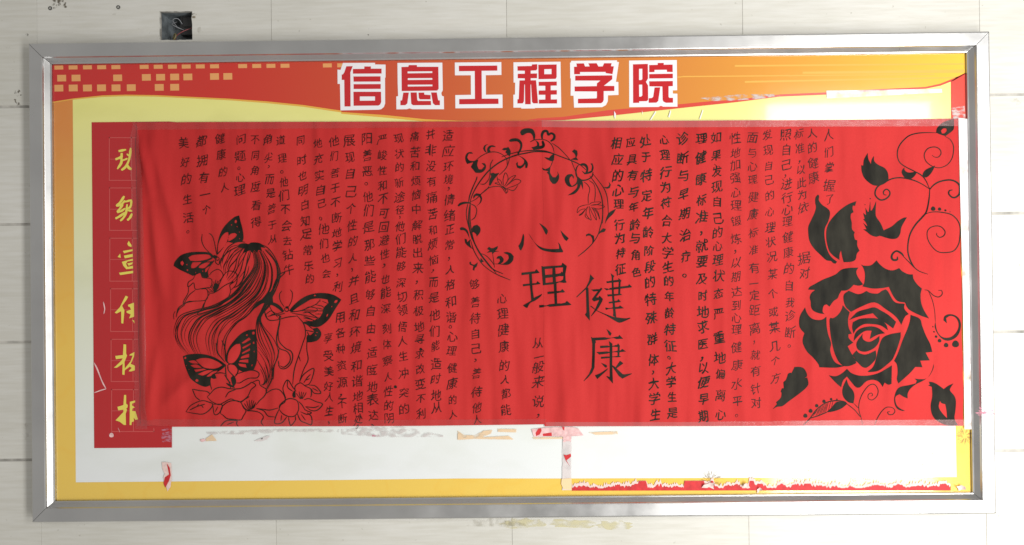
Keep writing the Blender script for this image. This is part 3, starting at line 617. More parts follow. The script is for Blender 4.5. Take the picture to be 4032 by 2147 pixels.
exec_data['wreath'] = '''S 1 12 245,1090 270,1000 330,880 420,750 520,640 640,550 760,490 880,450 1000,425 1120,405 1240,408 1360,430 1480,475 1600,520 1720,575 1810,650
S 1 9 670,475 800,430 950,400 1100,388 1250,395 1380,430
S 1 11 225,1090 240,1000 280,890 325,790 340,740
S 1 10 1860,730 1940,840 2000,960 2030,1080 2035,1250 2030,1372
S 1 8 1900,700 1980,800 2050,900 2090,1000 2105,1120 2110,1250
S 2 12 245,80 230,180 225,300 250,470 300,600 370,740 450,850 550,960 690,1025
S 2 8 215,80 195,180 200,280 230,400 270,560
S 2 8 250,560 300,720 400,880 500,970 620,1040 790,1110
S 2 8 250,90 245,300 290,560 380,740 500,900 600,1020
S 2 9 2040,80 2030,280 2000,400 1970,500 1900,610 1800,710 1700,790
F 1 1115,245 1125,190 1110,130 1080,95 1000,88 940,110 920,145 935,180 960,183 1010,155 1060,155 1090,190 1100,240
F 1 900,440 940,370 950,310 930,260 880,225 800,230 768,255 785,270 840,265 890,270 925,310 915,370 880,430
F 1 490,300 440,320 420,360 440,400 470,420 450,370 455,330
F 1 595,340 550,318 500,330 475,370 480,420 525,410 505,370 530,340
F 1 285,430 260,410 210,420 180,470 185,530 205,570 290,545 255,610 320,690 400,685 450,640 458,590 440,560 400,560 440,600 400,645 360,640 340,580 355,510 290,530 230,520 205,480 225,430
F 1 675,375 700,355 740,350 760,340 790,390 790,440 775,470 750,440 720,410 740,380 700,385
F 1 880,450 950,480 1000,520 1025,570 1015,625 990,625 990,570 960,610 920,635 880,620 865,570 885,540 890,590 930,595 970,560 975,520 930,480
S 1 8 1055,275 1120,245 1230,240 1310,275 1360,340 1380,420|1345,285 1440,350 1520,430 1600,520
F 1 1125,250 1170,280 1180,330 1220,320 1210,270 1230,250 1255,310 1240,350 1190,370 1100,380 1072,345 1110,340 1150,320 1145,280
S 1 24 1220,240 1215,180 1240,130 1285,130 1300,175 1340,155 1380,180 1375,230 1330,265
F 1 1600,510 1670,480 1660,440 1620,400 1650,372 1690,390 1695,440 1680,480 1705,520
S 1 14 1710,580 1680,630 1675,700 1700,760 1760,790 1830,780 1890,740 1905,680
F 1 1710,585 1760,560 1810,570 1840,620 1835,680 1880,660 1890,600 1870,565 1895,560 1912,620 1890,680 1830,705 1790,710 1750,660 1800,690 1815,640 1790,600 1750,590
F 1 1385,430 1375,520 1350,535 1290,515 1245,480 1310,490 1345,450
S 1 7 1365,520 1330,610
F 1 1330,600 1325,690 1360,750 1400,750 1430,710 1420,670 1445,720 1440,780 1400,835 1360,840 1320,790 1305,720 1280,690 1300,670 1230,655 1215,620 1260,645 1310,620
F 1 1690,720 1700,800 1680,850 1620,880 1570,870 1530,820 1525,760 1560,715 1620,705 1645,740 1640,770 1620,730 1590,760 1590,820 1620,870 1680,820
F 1 1700,740 1760,800 1770,920 1740,840 1720,900 1660,970 1560,995 1640,940 1690,880 1690,800
S 1 7 1610,520 1640,600 1690,720|1780,810 1830,850 1860,910 1840,1010 1840,1110|1850,790 1920,850 1935,960 1925,1080
F 1 2045,885 2100,880 2125,850 2115,810 2145,850 2130,895 2090,905
S 1 6 610,740 620,800 660,860|700,870 690,780 720,690 755,740 750,800 710,870|710,870 780,760 860,725 800,800 720,880|720,880 850,780 930,800 880,850 740,900|740,900 830,930 890,860|730,970 755,930 700,880|660,860 580,830 620,825|620,770 660,800 680,860
F 1 650,860 700,875 720,900 740,965 700,900
S 1 7 400,970 470,910 540,880 660,880 730,970
F 1 515,700 560,690 580,700 640,690 600,740 560,790 520,860 500,860 510,780 530,740
S 1 7 555,510 520,580 515,680 500,770 440,840 380,840|500,870 470,915 400,970 330,1040 250,1085|310,530 400,460 500,415 600,410 690,450 740,510 745,580|780,480 760,560 720,640 640,720
F 1 75,1130 110,1095 180,1080 250,1090 260,1110 200,1105 130,1120 90,1145
F 1 290,1040 290,1000 330,965 380,975 405,1030 390,1090 320,1150 370,1100 385,1040 360,1000 320,1000
S 1 8 255,1110 310,1140 335,1200 310,1290 260,1330
F 2 105,410 130,395 180,410 215,450 240,560 210,490 170,440 115,435
F 2 265,430 290,380 340,362 380,400 380,460 335,520 325,490 290,460 270,470
F 2 170,550 200,560 205,600 245,560 245,620 265,670 300,700 230,660 180,610
F 2 545,760 540,730 470,740 510,710 475,690 500,660 540,680 620,650 610,690 580,710 640,720 580,730
S 2 7 550,760 575,940|575,890 700,895|390,750 460,780 530,850 570,910
F 2 695,740 740,730 800,750 833,790 820,850 760,900 660,900 720,870 765,820 760,770
F 2 600,820 620,790 660,780 695,820 690,860 650,890 620,890 650,850 640,820
F 2 390,810 430,860 380,875
F 2 235,870 255,860 260,890 300,905 350,870 330,930 310,945 300,985 280,970 290,920 240,900
F 2 1980,490 2000,450 2040,410 2078,420 2060,455 2010,470
F 2 1810,520 1810,495 1850,480 1890,500 1915,510 1920,570 1890,630 1895,560 1870,510 1835,510
F 2 2065,350 2080,280 2120,200 2215,145 2180,210 2150,240 2100,290
S 2 6 1850,90 1780,100 1710,130 1690,200 1740,160 1800,150 1760,200 1715,235 1760,215 1830,120|1850,90 1900,60 2010,55 1960,90 1870,100|1870,100 1950,90 2060,115 1980,150 1900,130|1840,110 1810,190 1830,250 1880,300 1860,200 1850,120|1855,110 1890,200 1950,300 1930,200 1880,120|1890,130 1960,200 1995,290 1970,190 1910,130|1800,210 1805,260 1880,300'''
exec_data['xin'] = '''F 3 315,275 330,320 325,400 318,460 280,540 262,520 242,465 275,415 290,370
F 3 393,262 430,320 500,420 590,485 700,512 800,515 870,510 865,450 850,410 880,440 905,500 930,548 925,565 820,568 700,555 620,535 550,490 480,400 430,330
F 3 562,112 640,165 690,220 690,260 672,295 655,275 620,200
P 3 890,225 950,285 1018,348 985,392 955,370 920,310'''
exec_data['li'] = '''P 3 290,880 495,858 520,825 568,878 550,885 290,918
P 3 405,870 445,870 455,1050 460,1150 480,1270 440,1310 430,1180 415,1050
P 3 310,1058 520,1040 535,1010 585,1050 560,1058 312,1090
F 3 310,1385 440,1310 480,1270 560,1230 605,1205 590,1240 500,1310 420,1350 378,1425 350,1415
P 3 598,775 620,785 905,765 920,725 988,775 965,900 970,1000 988,1028 970,1035 620,1075|648,825 765,812 765,905 655,915|808,805 930,798 925,875 905,862 895,885 815,900|660,962 770,950 772,1025 660,1038|815,945 935,932 930,985 905,1000 890,1010 820,1022
P 3 785,1040 828,1035 832,1180 840,1365 800,1365
P 3 690,1175 895,1160 918,1130 962,1178 940,1185 690,1210
P 4 562,88 960,50 990,20 1062,80 1030,88 565,125'''
exec_data['jian'] = '''P 3 1350,905 1412,970 1385,990 1308,1105 1322,1120 1332,1400 1342,1540 1342,1620 1268,1530 1292,1490 1283,1135 1160,1245 1140,1262 1138,1248 1285,1105 1335,1000
P 3 1365,1140 1500,1132 1515,1110 1538,1128 1500,1175 1440,1260 1475,1262 1495,1235 1545,1285 1530,1330 1480,1420 1450,1460 1365,1555 1365,1540 1420,1455 1470,1340 1490,1300 1405,1325 1375,1290 1450,1190 1470,1165 1400,1170
F 4 1345,100 1370,100 1450,165 1700,265 1760,275 1900,290 1965,280 1970,292 1900,325 1810,358 1760,345 1600,250 1440,170
P 3 1665,888 1722,930 1705,960 1715,1220 1735,1420 1752,1575 1700,1545 1705,1500 1685,1230 1680,950
P 3 1600,1012 1790,988 1800,1020 1602,1042
P 3 1782,960 1832,1000 1818,1030 1812,1220 1780,1220 1790,1010
P 3 1558,1118 1600,1122 1935,1080 1950,1055 1997,1100 1975,1108 1600,1152
P 3 1610,1215 1820,1205 1845,1222 1620,1248
P 3 1632,1330 1765,1312 1785,1285 1825,1330 1640,1355
P 4 1580,125 1790,110 1810,90 1872,135 1590,158'''
exec_data['kang'] = '''P 4 1600,455 1650,490 1678,520 1660,560 1638,545
P 4 1362,575 1385,590 1785,570 1800,545 1858,605 1430,632 1438,660 1425,680 1420,900 1415,1050 1380,1130 1320,1200 1250,1262 1248,1255 1330,1150 1370,1050 1380,850 1380,680
P 4 1638,640 1690,680 1688,1000 1700,1298 1600,1190 1605,1180 1650,1195 1648,720
P 4 1500,715 1765,700 1780,675 1808,715 1800,730 1505,750
P 4 1443,812 1820,785 1845,762 1902,802 1490,850
P 4 1515,885 1790,868 1825,880 1815,888 1515,915
P 4 1775,690 1806,715 1798,880 1770,875
P 4 1513,975 1600,1010 1612,1030 1595,1052 1575,1045
P 4 1625,1060 1610,1090 1500,1190 1458,1228 1420,1170 1500,1140
P 4 1685,1010 1720,1030 1850,1150 1880,1155 1993,1140 1990,1150 1845,1222 1790,1180 1690,1035
P 4 1810,945 1862,985 1755,1062 1735,1052'''
exec_data['bf1'] = '''F 9 925,62 860,85 760,170 700,250 660,350 640,450 630,570 648,560 700,500 770,400 850,415 965,392 978,350 970,250 940,130|645,545 650,440 690,340 740,285 780,275 785,330 750,430 690,500|780,340 810,300 870,290 895,310 870,345 800,390 780,395|865,130 885,115 897,140 885,165 865,155|888,200 900,200 905,212 895,218|920,270 932,270 932,282 922,284|815,178 830,176 832,190 818,192|922,352 934,355 930,368 920,366
F 9 85,710 100,660 180,580 280,540 400,530 540,540 590,580 570,620 500,655 600,650 560,700 520,780 530,850 490,870 440,840 420,800 330,840 230,790 140,745|275,605 320,575 440,562 530,568 565,600 500,630 380,650 300,645|325,665 440,660 400,700 350,738 310,740 305,710|410,710 480,672 560,655 520,700 470,740 400,735|490,745 555,705 530,740 500,790 480,790|180,660 205,645 222,675 205,710 182,690|250,685 265,690 262,702 250,700|255,755 272,755 270,775 255,775|358,790 368,790 366,804 356,802|446,770 460,772 458,788 446,786
F 9 575,590 600,570 635,580 640,610 610,620 585,605
S 9 7 445,300 440,390 480,480 570,570|530,290 570,320 600,400 630,560|610,620 640,640 665,620 640,590|610,620 620,670 660,695 668,640|440,660 560,660 600,640'''
exec_data['bf2'] = '''F 9 1560,1290 1640,1200 1760,1110 1900,1065 2040,1062 2150,1090 2235,1145 2160,1260 2080,1390 2020,1450 1940,1495 1850,1490 1740,1445 1760,1430 1880,1425 1950,1380 1990,1320 2010,1250 2070,1190 2060,1145 1960,1130 1850,1140 1760,1190 1680,1240 1600,1300|1880,1095 1890,1080 1915,1090 1895,1104|2140,1180 2160,1150 2190,1150 2180,1178 2155,1190|2110,1225 2122,1230 2115,1245 2105,1240|2040,1370 2050,1335 2068,1325 2060,1355
F 0 1760,150 1800,200 1800,250 1760,300 1700,320 1640,325 1632,270 1650,235 1680,240 1725,200 1700,165|1730,238 1742,232 1752,244 1740,252|1745,205 1760,200 1765,212 1752,216
S 9 7 1580,1300 1700,1290 1900,1210 1950,1160|1960,1140 1960,1175|1580,1310 1780,1280 1960,1290 2010,1285|1600,1320 1750,1345 1900,1375 1950,1380|1900,1210 1990,1230 2005,1250|1990,1165 2060,1195|1740,1290 1820,1240 1920,1260 1900,1300 1760,1300|1920,1250 2000,1270|1750,1380 1850,1400 1900,1420|1900,1330 1980,1330
F 9 1500,1290 1440,1220 1360,1180 1300,1190 1250,1240 1265,1215 1340,1215 1420,1260 1480,1310
S 9 7 1490,1300 1400,1325 1330,1290 1260,1340|1260,1210 1250,1300 1280,1372|1300,1210 1350,1300 1420,1372|1530,1240 1505,1265 1520,1295 1550,1290 1555,1255 1530,1240|1470,1030 1440,1080 1450,1160 1500,1240|1575,1015 1605,1060 1595,1160 1555,1240|1330,1330 1420,1340 1510,1320
F 9 1515,1235 1545,1228 1562,1255 1540,1262 1520,1255
S 0 8 1140,-20 1160,30 1200,65 1290,60 1400,30 1520,15|1180,20 1260,0 1330,20 1300,45|1590,-20 1650,-30 1700,0 1760,40 1700,80 1620,70|1600,20 1690,50|1620,100 1660,130 1700,165|1615,180 1660,190 1720,200|1640,200 1660,240'''
exec_data['bf3'] = '''F 0 180,488 250,465 400,460 540,490 640,545 700,590 640,640 560,690 580,745 540,750 510,730 500,830 440,845 350,800 270,710 210,600|335,530 400,508 500,510 600,550 655,590 600,620 540,632 450,618 380,570|245,545 320,535 375,572 300,570|272,592 350,580 420,618 330,620|325,640 430,628 470,640 350,668|372,692 470,650 545,650 430,710|462,722 530,668 600,652 550,700 490,725|340,765 356,748 376,760 372,782 350,784|196,505 208,490 224,502 216,520 200,518|222,590 232,592 230,602 222,600|258,632 266,634 264,644 256,642
F 0 1040,170 1048,300 1055,450 1045,560 1010,650 950,660 900,670 830,640 810,600 720,570 690,530 720,400 790,300 870,220 950,180|715,540 730,430 800,350 860,338 868,400 845,480 790,555 740,575|874,330 960,265 982,290 900,335|884,380 980,330 975,350 890,402|882,442 972,390 970,420 880,462|872,492 960,455 960,500 862,515|854,532 950,522 950,565 842,552|834,572 920,580 930,622 852,602|992,212 1008,194 1028,206 1022,230 1000,232|1002,328 1012,312 1026,330 1018,342 1004,340|980,600 994,580 1004,590 990,608|924,236 938,226 950,238 938,250 926,246|1012,425 1022,422 1024,440 1014,442
S 0 9 715,590 745,575 790,585 830,640 820,690 790,730|715,590 720,650 760,700 790,730|690,600 690,680 700,750 740,800|570,330 590,440 680,550|640,300 680,400 690,540|640,560 690,590|650,610 690,600
F 0 745,740 775,712 798,740 805,800 775,850 755,800'''
exec_data['flowers'] = '''S 9 7 540,830 570,790 640,755 690,780 715,830 690,880 650,920|350,840 380,810 430,800 450,860 540,870 570,900 560,980 520,990 450,1000 360,1010 340,930 300,960 270,980 275,920 330,880 350,840|490,1000 550,1060 620,1045 740,960 840,915 830,930 800,960 810,1040 770,1130 680,1220 560,1260 470,1265 480,1180 520,1100 550,1060|660,960 700,870 760,790 830,780 890,820 885,940 820,1020|360,1020 280,1090 220,1200|275,980 270,1060 215,1170 220,1215|430,1010 500,1010 520,1080 490,1150 350,1165 270,1170 220,1210
S 9 5 600,1050 570,1000 545,960|605,1050 585,990 570,930|610,1050 600,980 595,910|615,1048 615,970 620,890|620,1045 630,970 645,900|590,1050 540,1010 500,990|580,1050 530,1030|630,1030 650,970 660,920|600,1040 590,1000
F 9 595,960 615,930 640,940 665,960 650,1000 600,1040 590,1000
S 0 8 300,870 330,960 380,1005|300,870 380,890 460,900 500,930|215,1140 280,1060 400,1010 480,1025 530,1050 500,1110 420,1165 320,1160 215,1140|260,1120 340,1080 440,1050|340,1080 370,1050|400,1065 420,1095|530,1050 550,1170 610,1150 640,1060 530,1050|560,1140 590,1080|465,965 500,930 560,870 640,850 740,870 860,865 950,820 990,795 1035,830 980,880 940,960 860,1020 800,1010 740,990 660,1030 600,1055 520,1020 465,965|510,850 505,760 540,700 620,680 690,690|520,880 510,830|800,700 860,680 940,655 1020,655 1075,690 1050,740 960,745 900,770 850,800 810,800|740,870 730,800 690,730 670,700|1000,790 1070,770 1090,830 1160,880 1140,950 1080,1010 1040,1060|1150,930 1230,880 1310,880 1370,950 1380,1020 1330,1060 1310,1110|620,1160 640,1080 720,1020 800,1010 860,1030 890,1090 920,1130 890,1190 860,1235 780,1230 700,1220 650,1180 620,1160
S 0 8 680,970 720,910 800,880|920,1130 1000,1130 1080,1150 1125,1200 1100,1260 1125,1305|1040,1100 1120,1110 1200,1120 1300,1095|1040,1100 1130,1130 1180,1190 1260,1200|1310,1110 1320,1060 1390,1000 1450,985 1520,1010 1540,1080 1530,1140 1490,1190 1420,1195 1350,1160 1310,1110|1390,980 1360,900 1360,840 1410,765 1470,850 1510,900|1410,765 1410,850 1470,900|1550,790 1600,700 1715,630 1700,740 1660,815 1600,830|1600,800 1640,740 1680,700|1620,770 1670,750|1500,900 1500,840 1560,800 1620,840 1680,870 1690,930 1680,970|1660,825 1740,840 1800,920 1720,920 1690,870|1700,860 1770,900|1600,1000 1660,985 1740,1020 1820,1050 1760,1120 1690,1125 1620,1080|1620,1080 1720,1090 1780,1070|1540,1020 1580,1060 1620,1120 1690,1150 1640,1170 1560,1140
S 0 8 1310,1110 1270,1200 1260,1275 1340,1270 1400,1200|1330,1250 1340,1180|1420,1200 1430,1260 1450,1300 1500,1240 1500,1190|1520,1150 1560,1240 1620,1270 1690,1290 1690,1200 1640,1150|1570,1170 1620,1240|620,1310 680,1250 760,1240 820,1245|820,1245 810,1280 830,1310|700,1290 780,1260|860,1030 900,1000 960,960
S 0 6 960,1130 925,1080 900,1040|965,1125 940,1060 930,1010|970,1120 960,1050 960,1000|978,1118 980,1050 990,1000|985,1115 1000,1050 1015,1010|990,1110 1020,1060 1035,1030|955,1130 910,1100 880,1060|980,1110 1010,1075|770,850 720,830 690,800|770,850 740,820 720,790|1560,990 1530,950 1510,920|1565,990 1550,940 1545,900|1575,990 1590,940 1600,910|1580,990 1610,950 1630,910|1570,985 1570,940 1575,905
F 0 1480,900 1500,890 1505,970 1475,975 1465,940
F 0 985,1110 1010,1060 1035,1040 1020,1090
F 0 700,800 740,820 780,840 790,860 750,850 705,825'''
exec_data['body'] = '''F 9 930,430 1000,420 1040,430 1080,410 1190,420 1260,480 1200,470 1215,520 1170,505 1150,540 1115,505 1090,545 1060,510 980,545 960,560 990,490 900,470
S 9 8 1360,1090 1350,1020 1390,900 1440,820 1510,795 1440,870 1390,960 1365,1040|880,400 780,470 720,560 680,680|1000,405 900,400 820,440|1190,425 1300,490 1390,620 1440,760 1430,900 1390,1020 1350,1110
F 9 1290,1060 1330,1040 1350,1110 1360,1200 1300,1210 1230,1190 1120,1260 1060,1300 1150,1180 1250,1120
S 0 9 1310,0 1320,60 1300,160 1280,290 1310,390 1400,430 1440,490 1430,560 1370,615 1320,600|1320,100 1300,200 1310,310 1380,390 1450,430 1470,490 1450,570 1390,630 1330,630 1300,590|1310,400 1290,500 1250,620 1240,760|1300,540 1310,600
S 0 8 1520,10 1600,110 1620,230 1590,330 1540,480 1500,600 1480,700 1470,820|1640,240 1635,400 1650,530 1600,640 1550,780|1540,480 1560,545|1240,620 1220,760 1150,900
S 9 8 215,1200 150,1260 120,1372|230,1210 160,1270 130,1330|215,1200 260,1180 330,1168|470,1190 440,1260 380,1330
S 9 5 110,1290 85,1340 90,1400|1460,1040 1452,1060'''
for nm_, key_, lab_, sp_ in (('rose_petal', 'rose', None, True), ('leaf_drawing', 'leaf', None, True), ('vine_drawing', 'vine', 'black curling vines and dots round the rose', False),
        ('wreath_drawing', 'wreath', 'inked round wreath of vines and lotus flowers', False),
        ('headline_character', 'xin', 'large brush character 心', False), ('headline_character', 'li', 'large brush character 理', False),
        ('headline_character', 'jian', 'large brush character 健', False), ('headline_character', 'kang', 'large brush character 康', False),
        ('butterfly_drawing', 'bf1', 'inked butterfly over the long hair', False), ('butterfly_drawing', 'bf2', 'inked butterfly to the right of the hair', False), ('butterfly_drawing', 'bf3', 'inked butterfly at the ends of the hair', False),
        ('flower_drawing', 'flowers', 'line drawn flowers and leaves', False)):
    ink(nm_, exec_data[key_], lab_, split=sp_)
# long flowing hair of the drawn figure: families of strands between two bounding strands
mb = MB(); shapes(mb, exec_data['body'])
def family(A, B, n, wmin, wmax, seed, gam=1.0):
    A, B = smooth_open(pts(A), 6), smooth_open(pts(B), 6); r = random.Random(seed)
    def rs(P, n=44):
        s = np.r_[0, np.cumsum(np.linalg.norm(np.diff(P, axis=0), axis=1))]; t = np.linspace(0, s[-1], n); return np.stack([np.interp(t, s, P[:, 0]), np.interp(t, s, P[:, 1])], 1)
    A, B = rs(A), rs(B); t = np.linspace(0, 1, 44)
    for i in range(n):
        a = ((i + r.uniform(-.3, .3)) / (n - 1)) ** gam; wob = a + 0.05 * np.sin(t * r.uniform(3, 8) + r.uniform(0, 6)) * np.sin(t * math.pi)
        P = A * (1 - wob)[:, None] + B * wob[:, None]
        s0 = 0 if r.random() < .75 else int(r.uniform(4, 18)); s1 = 44 if r.random() < .7 else int(r.uniform(30, 42))
        wd = wmin + (wmax - wmin) * r.random() ** 2.2
        Q = P[s0:s1]; v2, f = strip(Q, wd, (.5, .15)); prof_ = 0.55 + 0.45 * np.sin(np.linspace(0, math.pi, len(Q)))
        c = np.vstack([Q, Q]); v2 = c + (v2 - c) * np.concatenate([prof_, prof_])[:, None]; ink_place(v2, f, mb)
family('9 930,440 800,480 730,560 685,660 700,760', '9 1080,520 1050,680 1000,850 930,960 830,1020', 15, 2.0, 5.5, 1)
family('9 1090,510 1110,700 1000,880 820,1080 600,1220 350,1290 180,1350 0 90,110 60,220 90,330 200,465', '9 1230,520 1330,700 1340,880 1290,1050 1130,1230 1000,1372 0 820,100 720,250 690,400 690,520', 27, 2.0, 5.6, 2)
family('9 1250,500 1390,680 1400,900 1300,1100 1200,1300 0 1050,80 1060,300 1180,520 1200,700 1130,840', '9 1290,500 1440,740 1430,920 1350,1100 1330,1200 0 1090,60 1240,300 1290,480 1230,620 1240,720 1170,890', 7, 2.2, 5, 3)
family('0 1060,380 1100,430 1180,560 1200,700 1160,860', '0 1040,540 1100,650 1140,780 1100,830 1090,800', 6, 2, 3.2, 4)
obj('hair_drawing', mb.v, mb.f, M['ink'], banner, label='inked figure with long flowing hair')

# --- the handwriting, column by column: characters | x of first, x of last | y of each | size | boldness
COLS = '''美好的生活。|724,746|563 638 707 785 858 909|44|0
都拥有一个|793,811|557 632 701 767 826|46|0
健康的人|866,884|546 609 677 737|46|0
问题。心理|948,947|549 616 661 699 750|42|0
不同角度看得|1005,1009|549 612 671 735 810 874|42|0
角尖，而是善于从|1056,1073|549 620 655 705 760 823 885 942|40|0
道理。他们不会去钻牛|1107,1137|553 624 671 718 770 823 890 949 1004 1061|42|0
同时也明白知足常乐的|1183,1219|553 631 692 749 807 870 922 986 1047 1099|42|0
地充实自己。他们也会|1251,1284|566 626 691 748 801 856 903 960 1018 1078|42|0
享受美好人生，|1291,1298|1331 1401 1462 1522 1564 1619 1664|42|0
他们善于不断地学习，利|1315,1333|557 614 681 740 796 859 918 970 1036 1082 1129|44|0
用各种资源，不断|1341,1350|1249 1310 1374 1440 1506 1551 1586 1649|44|0
展现自己个性的人，并且和环境和谐地相处，|1375,1412|553 619 684 754 820 889 950 1016 1057 1106 1177 1240 1307 1370 1440 1501 1561 1608 1652 1672|46|0
阳善恶。他们是那些能够自由、适度地表达、|1445,1471|546 613 674 721 775 830 894 964 1027 1090 1159 1226 1294 1335 1390 1457 1525 1575 1636 1672|46|0
严峻性和不可回避性，也能深刻体察人性的阴|1503,1532|549 611 672 731 782 839 895 947 1001 1043 1099 1152 1215 1294 1357 1421 1484 1542 1597 1647|43|0
现状的新途径，他们能够深切领悟人生冲突的|1570,1592|544 605 659 719 776 827 855 892 940 995 1050 1114 1168 1220 1288 1343 1403 1472 1547 1611|43|0
痛苦和烦恼中解脱出来，积极地寻求改变不利|1634,1659|538 600 655 713 767 824 888 941 995 1056 1108 1162 1224 1287 1337 1395 1454 1512 1570 1631|43|0
并非没有痛苦和烦恼，而是他们能，适时地从|1697,1719|528 592 654 715 777 842 906 961 1024 1064 1111 1171 1241 1305 1362 1410 1434 1493 1558 1606|44|0
适应环境，情绪正常，人格和谐。心理健康的人|1764,1784|534 595 655 707 741 788 850 903 966 1016 1061 1120 1188 1249 1283 1326 1382 1450 1511 1575 1631|45|0
够善待自己，善待他人|1869,1880|1120 1190 1255 1315 1373 1414 1472 1545 1604 1653|44|0
心理健康的人都能|1978,1993|1178 1236 1300 1366 1440 1494 1551 1615|45|0
从一般来说，|2118,2122|1351 1408 1445 1504 1580 1630|50|0
相应的心理行为特征|2428,2444|563 628 692 749 803 885 937 997 1059|46|1
应具有与年龄与角色|2484,2506|560 628 691 755 815 885 938 1004 1073|44|1
处于特定年龄阶段的特殊群体，大学生|2539,2579|555 617 691 770 838 914 986 1049 1110 1179 1251 1335 1417 1461 1511 1569 1633|47|1
心理行为符合大学生的年龄特征。大学生是|2615,2648|552 611 678 736 799 870 937 994 1052 1106 1167 1233 1298 1362 1404 1451 1505 1564 1625|45|1
诊断与早期治疗。|2686,2703|544 622 690 765 841 925 1011 1079|50|1
理健康标准，就要及时地求医，以便早期|2760,2770|545 620 704 787 854 913 967 1029 1098 1164 1228 1285 1354 1407 1448 1505 1570 1639|48|1
如果、发现自己的心理状态严重地偏离心|2820,2837|541 611 647 675 736 794 859 916 970 1023 1086 1156 1236 1330 1409 1473 1556 1631|46|.5
性地加强心理锻炼，以期达到心理健康水平。|2895,2904|544 603 649 700 759 810 870 940 988 1035 1089 1149 1203 1251 1298 1368 1437 1511 1580 1633|44|-.3
面与心理健康标准有一定距离，就有针对|2962,2977|541 601 655 708 777 845 916 983 1056 1119 1164 1221 1294 1342 1398 1461 1530 1586|44|-.3
发现自己的心理状况某个或某几个方|3023,3055|531 592 653 708 770 835 895 953 1011 1080 1158 1228 1291 1363 1420 1489|44|-.3
照自己，进行心理健康的自我诊断。|3094,3114|530 590 649 690 724 778 824 873 934 994 1059 1125 1192 1243 1309 1360|44|-.3
标准，以此为依|3147,3163|527 584 632 668 721 767 818|42|-.3
据对|3166,3169|1017 1075|48|-.3
人的健康|3197,3205|524 581 641 699|44|-.3
人们掌握了|3262,3267|531 598 661 731 784|46|-.3'''
cache = {}
def glyph(ch, off):
    if (ch, off) in cache: return cache[ch, off]
    c = bpy.data.curves.new('handwriting', 'FONT'); c.body = ch; c.size = 1; c.resolution_u = 3; c.offset = off; c.align_x = 'CENTER'
    o = bpy.data.objects.new('handwriting', c); COL.objects.link(o)
    me = o.evaluated_get(bpy.context.evaluated_depsgraph_get()).to_mesh()
    v = np.array([(p.co.x, p.co.y - 0.38) for p in me.vertices]); f = []
    for p in me.polygons:
        q = list(p.vertices)
        for k in range(1, len(q) - 1): f.append((q[0], q[k], q[k + 1]))
    bpy.data.objects.remove(o); bpy.data.curves.remove(c)
    cache[ch, off] = (v, np.array(f)); return cache[ch, off]
rt = random.Random(11)
for line in COLS.split('\n'):
    chars, xs, ys, size, bold = line.split('|'); x0, x1 = map(float, xs.split(',')); ys = list(map(float, ys.split())); size = float(size); bold = float(bold)
    assert len(ys) == len(chars), (chars, len(chars), len(ys))
    mb = MB(); lean = rt.uniform(.12, .22)
    for ch, y in zip(chars, ys):
        x = x0 + (x1 - x0) * ((y - ys[0]) / (ys[-1] - ys[0]))
        v, f = glyph(ch, -0.002 if bold <= 0 else 0.0)
        v = v.copy(); p = [rt.uniform(0, 6.28) for _ in range(6)]; a_ = rt.uniform(.035, .06)
        vx = v[:, 0] + a_ * np.sin(5 * v[:, 1] + p[0]) + .018 * np.sin(11 * v[:, 1] + p[1]) + .012 * np.sin(14 * v[:, 0] + p[4])
        vy = v[:, 1] + a_ * np.sin(5 * v[:, 0] + p[2]) + .018 * np.sin(11 * v[:, 0] + p[3]) + .012 * np.sin(14 * v[:, 1] + p[5])
        ang = rt.uniform(-.06, .06); s = size * rt.uniform(.92, 1.14) * (0.9 if ch in '人一个于了' else 1); sx = rt.uniform(.86, 1.0)
        vx, vy = vx * sx - lean * .3 * vy * -1, vy + lean * vx
        X = x + s * (vx * math.cos(ang) - vy * math.sin(ang)) + (size * .18 if ch in '。，、' else rt.uniform(-1.5, 1.5))
        Y = y - s * (vx * math.sin(ang) + vy * math.cos(ang)) - (size * .25 if ch in '。，、' else 0)
        ink_place(np.stack([X, Y], 1), f, mb)
        if bold > 0: ink_place(np.stack([X + 1.5 * bold, Y + 1.0 * bold], 1), f, mb)      # second pass of the thicker pen
    obj('text_column', mb.v, mb.f, M['ink' if bold > 0 else 'pen'], banner, label='handwritten column ' + chars)
ink('ink_dot', 'D s 1657,1376,5.5 1557,1524,6', 'round black ink dots among the writing')

# ================================================================== TAPE AND TORN SCRAPS
def strip_on(name, P, label, m, cat='tape', d=None, cell=12, group=None, over=0.0004):
    v2, f = fill([np.asarray(P, float)], cell)
    X, Z = PW(v2[:, 0], v2[:, 1], PB)
    h = hfun(X, Z) + INK + over if d is None else np.full(len(X), d - PB)
    v = np.stack([X, -(PB + h), Z], 1)
    return obj(name, v, face_cam(v, f), M[m], None, label=label, cat=cat, group=group, smooth=True)
def rag(x0, y0, x1, y1, amp, n=30, seed=1):
    r = random.Random(seed); L = []
    for (a, b) in (((x0, y0), (x1, y0)), ((x1, y0), (x1, y1)), ((x1, y1), (x0, y1)), ((x0, y1), (x0, y0))):
        m_ = max(2, int(n * (abs(b[0] - a[0]) + abs(b[1] - a[1])) / (abs(x1 - x0) + abs(y1 - y0)) / 2))
        for k in range(m_): L.append((a[0] + (b[0] - a[0]) * k / m_ + r.uniform(-amp, amp), a[1] + (b[1] - a[1]) * k / m_ + r.uniform(-amp, amp)))
    return L
tg = 'strips of clear tape holding the red paper'
strip_on('clear_tape', [(2133, 474), (2700, 474), (3300, 470), (3772, 465), (3773, 497), (3300, 499), (2700, 502), (2345, 504), (2133, 501)], 'long glossy strip of clear tape along the top edge of the red paper, right half', 'tape', group=tg)
